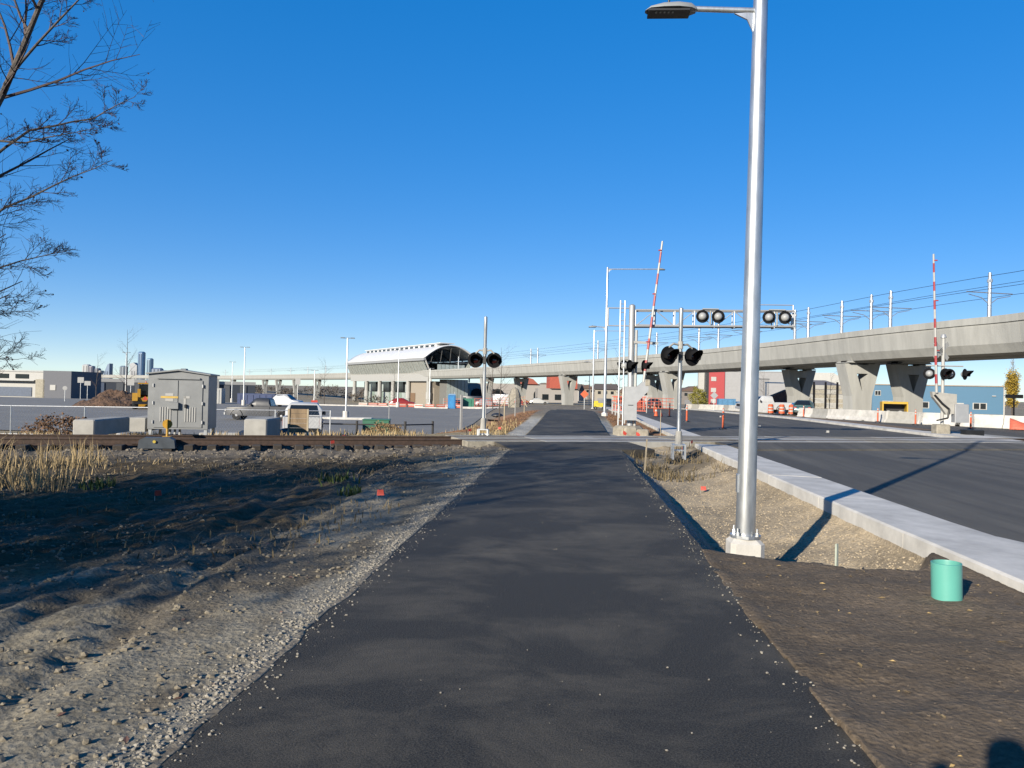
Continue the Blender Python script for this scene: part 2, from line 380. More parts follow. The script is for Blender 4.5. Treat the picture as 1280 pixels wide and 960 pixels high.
def sheet(name, m, ylist, x0f, x1f, dz, thick=.1, nxs=8, wob=0.0):
    mb = MB(); rows = []
    for y in ylist:
        a, b_ = float(x0f(y)), float(x1f(y))
        if wob:
            a += wob*(random.random()-.5); b_ += wob*(random.random()-.5)
        rows.append([(a+(b_-a)*i/nxs, y, bh(a+(b_-a)*i/nxs, y)+dz) for i in range(nxs+1)])
    vs = [p for r_ in rows for p in r_]; k = nxs+1; fs = []
    for j in range(len(rows)-1):
        for i in range(nxs): q = j*k+i; fs.append((q, q+1, q+k+1, q+k))
    # skirts
    base = len(vs); nL = len(rows)
    for r_ in rows: vs.append((r_[0][0], r_[0][1], r_[0][2]-thick)); vs.append((r_[-1][0], r_[-1][1], r_[-1][2]-thick))
    for j in range(nL-1):
        fs.append((j*k, (j+1)*k, base+2*(j+1), base+2*j)); fs.append(((j+1)*k+nxs, j*k+nxs, base+2*j+1, base+2*(j+1)+1))
    e = (nL-1)*k
    mb._add(vs, fs)
    return struct(mb.build(name, m))
py = [-20, -6, 0] + lin(1, 24, .3) + lin(24, 80, 1)
sheet('path', M_path, py, lambda y: PX0, lambda y: PX1, 0.0, .14, 6, .03)
sheet('road', M_road, [-20, -8, 0, 3, 5, 6, 7, 7.5, 8, 8.5, 9, 9.5] + lin(10, 200, 2), lambda y: ko_x(y)-.02, lambda y: RX1+.02, -.02, .1, 4)
# kerb strip along the near side of the road, slab by slab
def kerb_prism(y0, y1, dz, inset):
    mb = MB(); yy = [y0]+[q for q in (-6, 0, 4, 5.4, 6.4, 7, 7.6, 8, 8.4, 8.7, 9, 9.5, 10) if y0 < q < y1]+[y1]; vs = []; fs = []
    for q in yy:
        xo = float(ko_x(q))-inset; xi = KI+inset
        vs += [(xi, q, -.34), (xi+.004, q, .105+dz), (xi+.03, q, .125+dz), (xo-.02, q, .102+dz), (xo, q, .085+dz), (xo, q, -.2)]
    for j_ in range(len(yy)-1):
        for i_ in range(5): fs.append((j_*6+i_, j_*6+i_+1, j_*6+i_+7, j_*6+i_+6))
    fs.append(tuple(range(6))); e_ = (len(yy)-1)*6; fs.append(tuple(range(e_+5, e_-1, -1)))
    mb._add(vs, fs); return mb
kerb = struct(kerb_prism(-6, 24.1, -.02, .012).build('kerb', M_conc))
random.seed(3); q = -6.0
while q < 24:
    L_ = min(3.0, 24.1-q)
    if L_ > .3: kerb_prism(q+.006, q+L_-.006, random.uniform(-.003, .003), 0).build('kerb_slab', M_conc_new, kerb)
    q += 3.0
sheet('kerb', M_conc_new, lin(28.8, 120, 1.5), lambda y: KI, lambda y: KO, .11, .4, 2)
# far side: median strip, side lane
mq = lambda y: np.interp(y, [28, 31, 34, 60, 150], [15.2, 15.6, 16.3, 16.3, 16.3])
sheet('median', M_conc_new, lin(29.5, 150, 1.5), mq, lambda y: np.interp(y, [29, 36, 40, 150], [17.4, 18.3, 17.4, 17.4]), .10, .3, 3)
sheet('dirt_strip', mat('strip_dirt', (.24, .15, .085), .95, var=.3, scale=6, bump=.03), lin(42, 75, 1), lambda y: 17.38, lambda y: 19.2, .06, .2, 3)
sheet('side_lane', M_road, lin(27, 75, 2), lambda y: np.interp(y, [27, 42, 43, 80], [17.3, 17.3, 19.1, 19.1]), lambda y: np.interp(y, [27, 45, 51, 58, 70, 80], [30, 30, 27.2, 23, 20.8, 20.2]), -.03, .1, 3)
sheet('sidewalk', M_conc, lin(28, 46, 2), lambda y: np.interp(y, [28, 46], [30, 27.5])-9.6, lambda y: np.interp(y, [28, 46], [30, 27.5])-8.4, .02, .1, 2)
# parking lot across the track
sheet('parking_lot', M_lot, lin(42, 122, 2), lambda y: -95, lambda y: np.interp(y, [42, 50, 90, 125], [-8, -8.0, -10, -12]), .05, .1, 40)
for o in list(col.objects):
    if o.name.startswith('kerb'): o['kind'] = 'structure'

# ------------------------------------------------------------------ railway
TR = thing('railway_track', 'rusty single railway track on dark timber ties crossing the path', 'railway')
ang = math.atan2(TD.y, TD.x)
def tloc(k, s, z=0): p = TC + TD*k + TP*s; return (p.x, p.y, z)
for s in (-.75, .75):
    mb = MB(); 
    for (k0, k1) in ((-46, 50),):
        mb.M = T(*tloc(0, s, -.055)) @ Rz(ang)
        prof = [(-.075, 0), (.075, 0), (.075, .02), (.012, .045), (.012, .14), (.037, .15), (.037, .185), (-.037, .185), (-.037, .15), (-.012, .14), (-.012, .045), (-.075, .02)]
        mb.M = mb.M @ Matrix.Rotation(R(90), 4, 'Z')
        mb.prism(prof, -k1, -k0)
    mb.build('rail', M_rail, TR)
tm = MB(); tm.bbox(0, 0, -.14, .23, 2.6, .19, .015); t0 = tm.build('tie', M_tie, TR); me_t = t0.data
first = True
k = -40.
while k < 46:
    p = tloc(k, 0)
    if not (-8.2 < k < 14.2):
        o = t0 if first else bpy.data.objects.new('tie', me_t)
        if not first: col.objects.link(o); o.parent = TR
        first = False
        o.location = (p[0], p[1], -.075+random.uniform(-.012, .012)); o.rotation_euler = (0, 0, ang+random.uniform(-.03, .03))
    k += .56
# crossing slabs
CR = thing('crossing_deck', 'grey concrete crossing slabs laid between and beside the rails', 'rail crossing')
for i in range(9):
    kk = -7.2+2.44*i
    for (s0, s1) in ((-1.5, -.84), (-.66, .66), (.84, 1.5)):
        mb = MB(); mb.M = T(*tloc(kk, (s0+s1)/2, 0)) @ Rz(ang)
        mb.bbox(0, 0, -.12, 2.42, s1-s0, .245+random.uniform(-.008, .006), .012)
        mb.build('slab', M_conc if i % 3 else M_conc_dirty, CR)
# asphalt ramps either side of the slabs on the path and road
for nm, k0, k1 in (('path_ramp', -7.6, -3.3), ('road_ramp', -.2, 13)):
    for s0, s1, m_ in ((-3.3, -1.52, 0), (1.52, 3.3, 1)):
        mb = MB()
        a, b_ = ((s0, .015), (s1, .115)) if m_ == 0 else ((s0, .115), (s1, .015))
        P = [tloc(k0, a[0], a[1]), tloc(k1, a[0], a[1]), tloc(k1, b_[0], b_[1]), tloc(k0, b_[0], b_[1])]
        Q = [(x, y, -.2) for x, y, z in P]
        mb._add(P+Q, [(0, 1, 2, 3), (0, 4, 5, 1), (1, 5, 6, 2), (2, 6, 7, 3), (3, 7, 4, 0)])
        struct(mb.build(nm, M_path if nm[0] == 'p' else M_road))

# ------------------------------------------------------------------ street lamps
def street_lamp(x, y, label, H=9.4, low=5.55, z=None, right=3.6, left=1.05, near=False):
    z = gz(x, y) if z is None else z
    t = thing('street_lamp', label, 'street lamp', (x, y, z), 0, 'lamps along the path')
    mb = MB(); mb.extr([(.21*math.cos(a), .21*math.sin(a)) for a in [math.pi/4*i+math.pi/8 for i in range(8)]], -.6, .06)
    zb = .06
    if near: 
        mb = MB(); mb.bbox(0, 0, -.9, .36, .36, .9+zb, .05)
    mb.build('concrete_base', M_conc_new, t)
    n = 16 if near else 8
    MB().lathe([(.104, zb+.03), (.106, zb+.05), (.097, zb+1.4), (.082, 5.), (.060, H-.02), (.05, H)], (0, 0, 0), (0, 0, 1), n+8).build('pole', M_galv, t, True)
    bpm = MB(); bpm.lathe([(.165, zb), (.165, zb+.03), (.12, zb+.032)], (0, 0, 0), (0, 0, 1), n).build('base_plate', M_galv, t)
    if near:
        for i in range(4):
            a = math.pi/4+math.pi/2*i; c, s_ = math.cos(a)*.145, math.sin(a)*.145
            mb = MB(); mb.tube((c, s_, zb), (c, s_, zb+.11), .012, n=8); mb.tube((c, s_, zb+.03), (c, s_, zb+.065), .024, n=6)
            mb.build('bolt', M_galv, t)
        mb = MB(); mb.bbox(-.1, 0, .55, .02, .09, .2, .004); mb.build('access_door', M_galv, t)
    def lum(sx, zz, reach, r_):
        mb = MB(); mb.tube((sx*.06, 0, zz), (sx*(reach-.42), 0, zz+.03), r_*1.05, r_, 10)
        mb._add([(sx*.07, -.012, zz-.02), (sx*.28, -.012, zz-.03), (sx*.14, -.012, zz-.10), (sx*.075, -.012, zz-.24),
                 (sx*.07, .012, zz-.02), (sx*.28, .012, zz-.03), (sx*.14, .012, zz-.10), (sx*.075, .012, zz-.24)],
                [(0, 1, 2, 3), (7, 6, 5, 4), (1, 5, 6, 2), (2, 6, 7, 3)])
        a = mb.build('arm', M_galv, t, True)
        mb = MB(); k = 10; vs = []; prof = [(0, .05, .03), (.06, .10, .055), (.2, .13, .062), (.36, .125, .055), (.5, .10, .03), (.56, .03, .004)]
        zc = zz+.03
        for (d, hw, ht) in prof:
            xx = sx*(reach-.5+d)
            for i in range(k+1):
                g = math.pi*i/k; vs.append((xx, hw*math.cos(g), zc-.03+ht*1.5*math.sin(g)))
        fs = []
        for j in range(len(prof)-1):
            for i in range(k): q = j*(k+1)+i; fs.append((q, q+1, q+k+2, q+k+1))
            fs.append((j*(k+1), (j+1)*(k+1), (j+1)*(k+1)+k, j*(k+1)+k))
        mb._add(vs, fs); h = mb.build('luminaire', mat('lamp_head', (.42, .44, .44), .5, .2, var=.05), t, True)
        mb = MB(); mb.bbox(sx*(reach-.2), 0, zc-.062, .46, .2, .03, .008); mb.build('lens_panel', M_black, h)
        for i in range(5 if near else 0):
            mb = MB(); mb.box(sx*(reach-.06-.045*i), -.05, zc-.068, .018, .03, .006); mb.build('diode', M_white, h)
        mb = MB(); mb.tube((sx*(reach-.2), 0, zc+.05), (sx*(reach-.2), 0, zc+.10), .018, .012, 8); mb.build('photocell', M_black, h)
    lum(-1, low, left+.05, .03); lum(1, H-.12, right, .035)
    return t
street_lamp(1.90, 8.62, 'tall galvanised lamp post on square concrete footing at the gravel ditch', H=9.5, low=5.86, left=1.15, near=True, z=.0).rotation_euler = (0, .009, 0)
street_lamp(1.95, 49.5, 'galvanised lamp post in brown mulch beyond the rail crossing', z=bh(1.95, 49.5)+.02)
street_lamp(2.2, 92, 'lamp post standing past the crest of the path before the viaduct', z=bh(2.2, 92))
street_lamp(3.4, 178, 'lamp post far down the path beyond the viaduct', z=bh(3.4, 178))

# ------------------------------------------------------------------ crossing signals
def flasher(parent, c, az, r=.26, back=False):
    # round signal lamp facing azimuth az (0 = towards -Y)
    d = Vector((math.sin(az), -math.cos(az), 0)); c = Vector(c)
    disc = MB().lathe([(r, 0), (r, .012), (.11, .014), (.11, 0)], c, d, 28).build('target_disc', M_hood, parent, True)
    hood = MB(); n_ = 20; a = Vector((0, 0, 1)); b = d.cross(a); vs = []; fs = []
    for t_, rr in ((.012, .165), (.34, .165)):
        for i in range(n_+1):
            g = R(-35)+R(250)*i/n_
            tt = t_ if t_ < .1 else (.18+.20*max(0, math.sin(g)))
            vs.append(tuple(c+d*tt+b*(rr*math.cos(g))+a*(rr*math.sin(g))))
    for i in range(n_): fs.append((i, i+1, n_+2+i, n_+1+i))
    hood._add(vs, fs); ho = hood.build('hood', M_hood, disc, True)
    so = ho.modifiers.new('thick', 'SOLIDIFY'); so.thickness = .006
    MB().lathe([(.108, .012), (.10, .03), (.05, .045), (.001, .05)], c, d, 20).build('lens', M_lens, disc, True)
    MB().lathe([(.001, -.17), (.07, -.165), (.125, -.12), (.155, -.05), (.16, -.004)] if back else [(.001, -.16), (.06, -.155), (.13, -.10), (.15, -.004)], c, d, 20).build('housing', M_backw, disc, True)
    return disc
def mast_base(t, h=.3):
    mb = MB(); mb.box(0, 0, h-.02, .34, .34, .03)
    for sx in (-1, 1):
        for sy in (-1, 1): mb.box(sx*.16, sy*.16, -.1, .05, .05, h+.1)
    mb.box(0, 0, h*.4, .38, .05, .04); mb.box(0, 0, h*.4, .05, .38, .04)
    mb.build('steel_stand', M_galv, t)
    mb = MB(); mb.lathe([(.11, h), (.10, h+.05), (.085, h+.35), (.075, h+.37)], (0, 0, 0), (0, 0, 1), 12); mb.build('base_collar', M_conc, t)
def signal_mast(name, label, x, y, z, H, lz, az, half=.42):
    t = thing(name, label, 'signal', (x, y, z), 0)
    mast_base(t)
    MB().lathe([(.055, .3), (.055, H-.45), (.058, H-.44), (.058, H-.02), (.03, H)], (0, 0, 0), (0, 0, 1), 14).build('mast', M_galv, t, True)
    mb = MB(); d = Vector((math.cos(az), math.sin(az), 0)); ux = Vector((1, 0, 0)) if abs(az) < .3 else d
    for s in (-1, 1):
        mb.path([(0, 0, lz+.30), (ux.x*s*half*.6, ux.y*s*half*.6, lz+.33), (ux.x*s*half, ux.y*s*half, lz+.22)], [.03, .028, .026], 8)
    mb.tube((0, 0, lz+.2), (0, 0, lz+.4), .075, n=10); mb.build('crossarm', M_conc, t)
    for s in (-1, 1): flasher(t, (ux.x*s*half, ux.y*s*half, lz), az)
    mb = MB(); mb.bbox(.0, -.07, lz-.12, .12, .06, .24, .01); mb.build('junction_box', M_black, t)
    return t
signal_mast('crossing_signal', 'grey signal mast with two round black lamps left of the path', -2.99, 25.35, .02, 4.05, 2.6, R(4), .31)
signal_mast('crossing_signal', 'grey signal mast with hooded black lamps turned to the road beside the crossing', 2.87, 21.34, -.05, 4.05, 2.72, R(30), .40)

def gate_stripes(t, p, q, wdt=.09, n=13):
    p, q = Vector(p), Vector(q); mb = MB()
    for i in range(n):
        a = p+(q-p)*(i/n); b = p+(q-p)*((i+1)/n)
        mb.tube(a, b, wdt/2*(1.15-.4*i/n), wdt/2*(1.15-.4*(i+1)/n), 6, mi=(0 if i % 2 else 1))
    return mb.build('gate_arm', [M_red, M_white], t)
# cantilever signal with gate
t = thing('cantilever_signal', 'pale cantilever signal bridge with white lamp backs over the road', 'signal', (2.2, 31.5, 0))
mb = MB(); mb.lathe([(.62, -.4), (.62, .22), (.5, .32)], (0, 0, 0), (0, 0, 1), 10); mb.build('foundation', M_conc_dirty, t)
mb = MB(); mb.bbox(.55, -.35, -.3, .5, .45, .5, .05); mb.build('footing_block', M_conc_dirty, t)
mb = MB(); mb.lathe([(.13, .3), (.125, 5.2), (.06, 5.25)], (0.07, 0, 0), (0, 0, 1), 14); mb.build('mast', M_alum, t, True)
mb = MB(); mb.tube((.26, -.05, .3), (.26, -.05, 4.2), .055, n=10); mb.build('signal_post', M_white, t, True)
mb = MB(); mb.tube((-.22, 0, .2), (-.22, 0, 5.4), .03); mb.tube((-.40, 0, .2), (-.40, 0, 5.4), .03)
for i in range(15): mb.tube((-.22, 0, .5+.34*i), (-.40, 0, .5+.34*i), .014, n=5)
mb.build('ladder', M_galv, t)
z0, z1, L0, L1 = 4.35, 5.0, .2, 6.45
for yy_ in (-.22, .22):
    mb = MB(); mb.tube((L0, yy_, z1-.0), (L1, yy_, z1+.05), .035); mb.build('top_chord', M_alum, t)
    mb = MB(); mb.tube((L0, yy_, z0), (L1, yy_, z0+.08), .042); mb.build('bottom_chord', M_alum, t)
nseg = 8
for i in range(nseg+1):
    xx = L0+(L1-L0)*i/nseg
    mb = MB()
    for yy_ in (-.22, .22): mb.tube((xx, yy_, z0), (xx, yy_, z1), .022, n=6)
    mb.tube((xx, -.22, z0), (xx, .22, z0), .02, n=6); mb.build('upright', M_alum, t)
    if i < nseg:
        mb = MB(); mb.tube((xx, -.22, z1 if i % 2 else z0), (xx+(L1-L0)/nseg, -.22, z0 if i % 2 else z1), .018, n=6); mb.build('brace', M_alum, t)
mb = MB(); mb.box(3.3, 0, z0+.05, 6.2, .5, .02); mb.build('walkway', M_alum, t)
mb = MB()
for s in (0, 1): mb.tube((-.9, 0, z0+.02+s*.72), (0, 0, z0+.02+s*.72), .025)
mb.tube((-.9, 0, z0), (-.9, 0, z1+.1), .03); mb.tube((L1, 0, z1+.3), (L1, 0, z0), .03); mb.tube((L1-1.9, 0, z1+.3), (L1, 0, z1+.3), .02); mb.build('hand_rail', M_alum, t)
for cx in (3.15, 5.75):
    mb = MB(); mb.tube((cx, -.3, z0+.1), (cx, -.3, z1), .03); mb.tube((cx-.32, -.3, z0+.72), (cx+.32, -.3, z0+.72), .025); mb.build('lamp_bracket', M_conc, t)
    for s in (-1, 1): flasher(t, (cx+s*.31, -.3, z0+.42), R(182), .26, True)
for dx, az in ((-.1, R(55)), (.42, R(60))): flasher(t, (.1+dx*1.1, -.32, 2.72), az)
flasher(t, (-.2, .12, 2.74), R(215), .24, True)
mb = MB(); mb.prism([(-.22, .55), (.30, .55), (.30, 1.25), (.75, 1.75), (.75, 2.1), (.62, 2.2), (.28, 1.9), (-.2, 1.9)], -.45, -.2); mb.build('gate_mechanism', M_alum, t)
mb = MB(); mb.box(.4, -.47, 1.0, .09, .02, .03); mb.box(.05, -.47, 1.15, .2, .02, .02); mb.build('handle', M_black, t)
mb = MB(); mb.bbox(.72, -.33, 1.95, .2, .3, .25, .03); mb.build('arm_clamp', M_conc_dirty, t)
gate_stripes(t, (.55, -.42, 2.1), (1.18, -.42, 7.75), .10)
for f in (.28, .62, .93):
    mb = MB(); mb.bbox(.50+.63*f, -.45, 2.1+5.65*f, .12, .06, .05, .01); mb.build('gate_lamp', M_red, t)
for sgn in (1, -1):
    mb = MB(); mb.M = T(.3, -.14, 3.65) @ Matrix.Rotation(R(8), 4, 'Z') @ Matrix.Rotation(R(sgn*2), 4, 'Y'); mb.box(.35*1, 0, 0, 1.0, .02, .10); mb.build('crossbuck_blade', M_white, t) if sgn > 0 else None
# right-hand gate
t = thing('gate_signal', 'crossing gate with raised red and white arm and crossbuck on the median nose', 'signal', (17.0, 37.2, .08))
mb = MB(); mb.bbox(0, 0, -.3, .62, .62, .75, .05); mb.build('foundation', M_conc_dirty, t)
mb = MB(); mb.tube((.05, 0, .4), (.05, 0, 4.5), .075, n=12); mb.build('mast', M_white, t, True)
mb = MB(); mb.prism([(-.55, 1.95), (.55, 1.85), (.55, 1.45), (.5, .95), (.1, .9), (-.1, 1.2), (-.5, 1.7)], -.3, -.05); mb.build('gate_mechanism', M_conc, t)
mb = MB(); mb.bbox(.75, -.2, .55, .62, .4, .85, .03); mb.build('relay_box', M_alum, t)
mb = MB(); mb.path([(-.45, -.32, 1.8), (-.1, -.34, 1.4), (.2, -.34, 1.15), (.15, -.34, .75), (-.35, -.34, .62)], [.05, .05, .05, .04, .03], 8); mb.build('counterweight_arm', M_black, t)
gate_stripes(t, (-.38, -.36, 1.9), (-.62, -.36, 8.3), .11, 15)
for f in (.3, .66, .95):
    mb = MB(); mb.bbox(-.3-.24*f, -.38, 1.9+6.4*f, .16, .06, .05, .01); mb.build('gate_lamp', M_red, t)
for a in (R(38), R(-38)):
    mb = MB(); mb.M = T(-.08, -.1, 3.85) @ Matrix.Rotation(R(30), 4, 'Z') @ Matrix.Rotation(a, 4, 'Y'); mb.box(0, 0, -.11, 1.2, .02, .22); mb.build('crossbuck_blade', M_white, t)
mb = MB(); mb.lathe([(.001, .14), (.08, .12), (.13, 0), (.13, -.04)], (.05, 0, 4.5), (0, 0, 1), 14); mb.build('bell', M_alum, t)
mb = MB(); mb.tube((-.75, -.1, 3.15), (.9, -.1, 3.15), .03); mb.build('crossarm', M_conc, t)
flasher(t, (-.62, -.15, 2.78), R(165), .26, True); flasher(t, (.05, -.22, 2.78), R(12)); flasher(t, (.32, -.05, 2.78), R(170), .25, True); flasher(t, (.95, -.15, 2.78), R(40))
mb = MB(); mb.box(.55, -.3, .0, .8, .5, .3); o = mb.build('drain_box', M_black); o.location = (17.6, 37.0, .02)
tag(o, 'black box at the foot of the median crossing gate', 'box')

# ------------------------------------------------------------------ viaducts
NE = [(33.6, 30), (33.4, 45), (32.9, 59.4), (30.7, 66.7), (27.5, 77.7), (23.3, 96.1), (16.0, 121), (3.3, 152.2), (-11.5, 185), (-27, 218), (-48, 258), (-80, 306), (-116, 358), (-175, 440), (-260, 540), (-380, 640), (-560, 740)]
def cr_spline(P, n):
    out = []
    for i in range(len(P)-1):
        p0 = Vector(P[max(i-1, 0)]); p1 = Vector(P[i]); p2 = Vector(P[i+1]); p3 = Vector(P[min(i+2, len(P)-1)])
        for k in range(n):
            t_ = k/n
            out.append(.5*((2*p1)+(p2-p0)*t_+(2*p0-5*p1+4*p2-p3)*t_*t_+(3*p1-p0-3*p2+p3)*t_**3))
    out.append(Vector(P[-1])); return out
CV = cr_spline(NE, 30)
def offs(i, d):
    a = CV[max(i-1, 0)]; b = CV[min(i+1, len(CV)-1)]; tg = (b-a).normalized(); nn = Vector((tg.y, -tg.x))
    if nn.y < 0 and nn.x < 0: nn = -nn
    return CV[i] + nn*d, tg, nn
def zdeck(p): return 0.0
cum = [0.0]
for i in range(1, len(CV)): cum.append(cum[-1]+(CV[i]-CV[i-1]).length)
def girder(name, label, d0, d1, piers, ztop=8.3):
    t = thing(name, label, 'viaduct', (CV[75].x, CV[75].y, bh(CV[75].x, CV[75].y)))
    org = Vector((t.location.x, t.location.y, t.location.z))
    wd = d1-d0
    # cross section (v across from near edge, z): parapet, web sloping in, soffit
    sec = [(0, 8.3), (0, 7.75), (.12, 7.7), (.12, 7.55), (.30, 6.15), (.75, 5.45), (wd-.75, 5.45), (wd-.30, 6.15), (wd-.12, 7.55), (wd, 7.75), (wd, 8.3), (wd-.25, 8.3), (wd-.25, 7.7), (.25, 7.7), (.25, 8.3)]
    cuts = [0]
    for i in range(1, len(CV)):
        if cum[i]-cum[cuts[-1]] > 30 and i < len(CV)-2: cuts.append(i)
    cuts.append(len(CV)-1)
    for a, b in zip(cuts[:-1], cuts[1:]):
        mb = MB(); vs = []; k = len(sec)
        ring = list(range(a, b, 3))+[b]
        for i in ring:
            for (v, z) in sec:
                p, tg, nn = offs(i, d0+v); gap = 0
                if i == b: gap = -.03
                vs.append((p.x+tg.x*gap-org.x, p.y+tg.y*gap-org.y, z-org.z))
        fs = []
        nr = len(ring)-1
        for j in range(nr):
            for i in range(k): q = (i+1) % k; fs.append((j*k+i, j*k+q, (j+1)*k+q, (j+1)*k+i))
        fs.append(tuple(range(k-1, -1, -1))); fs.append(tuple(range(nr*k, (nr+1)*k)))
        mb._add(vs, fs); mb.build('span', M_viad, t)
    for (px_, py_) in piers:
        # nearest curve index
        i = min(range(len(CV)), key=lambda q: (offs(q, (d0+d1)/2)[0]-Vector((px_, py_))).length)
        p, tg, nn = offs(i, (d0+d1)/2)
        zb = bh(p.x, p.y)-.3
        Mx = Matrix(((tg.x, nn.x, 0, p.x-org.x), (tg.y, nn.y, 0, p.y-org.y), (0, 0, 1, -org.z), (0, 0, 0, 1)))
        mb = MB(); mb.M = Mx @ Matrix.Rotation(R(90), 4, 'Z')
        # Y-shaped pier: x across the deck, extruded along the deck
        hz = 5.2; zs = zb+(hz-zb)*.42
        left = [(-.95, zb), (.0, zb), (.0, zs+.0), (-.42, hz-.9), (-2.0, hz-.9)]
        outer = [(-1.0, zb), (1.0, zb), (1.05, zs), (1.95, hz), (.95, hz), (.95, hz), (.75, hz-.9), (.0, zs+.5), (-.75, hz-.9), (-.75, hz)]
        # two arms + stem + tie beam, all in one continuous outline with a triangular opening
        Dp = .85
        stem = [(-1.0, zb), (1.0, zb), (1.08, zs), (.0, zs+.45), (-1.08, zs)]
        mb.prism(stem, -Dp, Dp)
        mb.prism([(-1.08, zs), (0, zs+.45), (-.62, hz-1.0), (-.62, hz), (-1.95, hz)], -Dp+.002, Dp-.002)
        mb.prism([(1.08, zs), (1.95, hz), (.62, hz), (.62, hz-1.0), (0, zs+.45)], -Dp+.002, Dp-.002)
        mb.prism([(-.62, hz-1.0), (.62, hz-1.0), (.62, hz-.12), (-.62, hz-.12)], -Dp+.004, Dp-.004)
        pr = mb.build('pier', M_viad, t)
        mb = MB(); mb.M = Mx @ Matrix.Rotation(R(90), 4, 'Z')
        for s in (-1, 1): mb.box(s*1.2, 0, hz, .8, .9, .28)
        mb.build('bearing', M_hood, pr)
        # haunch on the girder over the pier
        mb = MB(); mb.M = Mx @ Matrix.Rotation(R(90), 4, 'Z')
        hw = wd/2
        mb.prism([(-hw+.28, 6.2), (-hw+.72, 5.44), (-1.7, 5.28), (1.7, 5.28), (hw-.72, 5.44), (hw-.28, 6.2)], -1.3, 1.3); mb.build('haunch', M_viad, pr)
    return t
near_p = [(35.8, 33), (28.8, 81.5), (15.8, 127.6), (-1.5, 168.3), (-25.1, 219), (-132, 385), (-154, 416), (-175.7, 444), (-194.5, 468), (-245, 515), (-300, 562), (-400, 640)]
girder('viaduct', 'long pale concrete elevated rail viaduct on Y-shaped piers, nearer deck', 0, 4.3, near_p)
far_p = [(33.9, 81.3), (29, 102), (15.1, 142.6), (-14.8, 208.9)]
girder('viaduct', 'concrete viaduct deck running just behind the nearer one on shaded piers', 4.9, 9.2, far_p)
# overhead line masts between the decks
k_mast = []
for q in ((35, 68.3), (31.6, 80.3), (31, 83.2), (29.7, 89.2), (28.1, 95.8), (27.4, 98.7), (24, 111.1), (21.5, 119.2), (19.6, 124.5), (14.4, 137.9), (4, 160), (-9.4, 191.7), (-11.4, 195.5), (-40, 250), (-126, 380), (-146, 405), (-166, 431), (-190, 463), (-222, 500), (-255, 535)):
    k_mast.append(min(range(len(CV)), key=lambda a: (offs(a, 4.6)[0]-Vector(q)).length))
def omast(i, first=[None]):
    p, tg, nn = offs(i, 4.6)
    if first[0] is None:
        t = thing('overhead_line_mast', 'slim grey overhead line mast rising from the viaduct deck', 'mast', (p.x, p.y, 7.7), 0, 'overhead line masts on the viaduct')
        mb = MB(); mb.lathe([(.19, 0), (.17, 2.4), (.14, 4.9), (.02, 4.95)], (0, 0, 0), (0, 0, 1), 10); mb.build('pole', M_galv, t, True)
        mb = MB(); mb.tube((-2.3, 0, 3.2), (2.3, 0, 3.2), .045, n=6)
        for s in (-1, 1): mb.path([(0, 0, 2.2), (s*.8, 0, 2.75), (s*2.1, 0, 3.0)], [.035, .035, .03], 6)
        mb.build('bracket', M_galv, t)
        mb = MB(); mb.tube((0, 0, 4.1), (0, 0, 4.35), .22, n=8); mb.build('collar', M_galv, t)
        first[0] = t
    else: t = dup(first[0], (p.x, p.y, 7.7))
    t.rotation_euler = (0, 0, math.atan2(nn.y, nn.x))
for i in k_mast: omast(i)
for d, z in ((2.3, 10.85), (2.3, 11.9), (6.9, 10.85), (6.9, 11.9)):
    mb = MB(); pts = []
    for i in range(0, len(CV)-70, 8):
        p, _, _ = offs(i, d); pts.append((p.x, p.y, z))
    mb.path(pts, [.022]*len(pts), 4); o = mb.build('overhead_wire', M_hood)
    tag(o, 'thin overhead wire strung along the viaduct masts', 'wire', 'overhead wires')

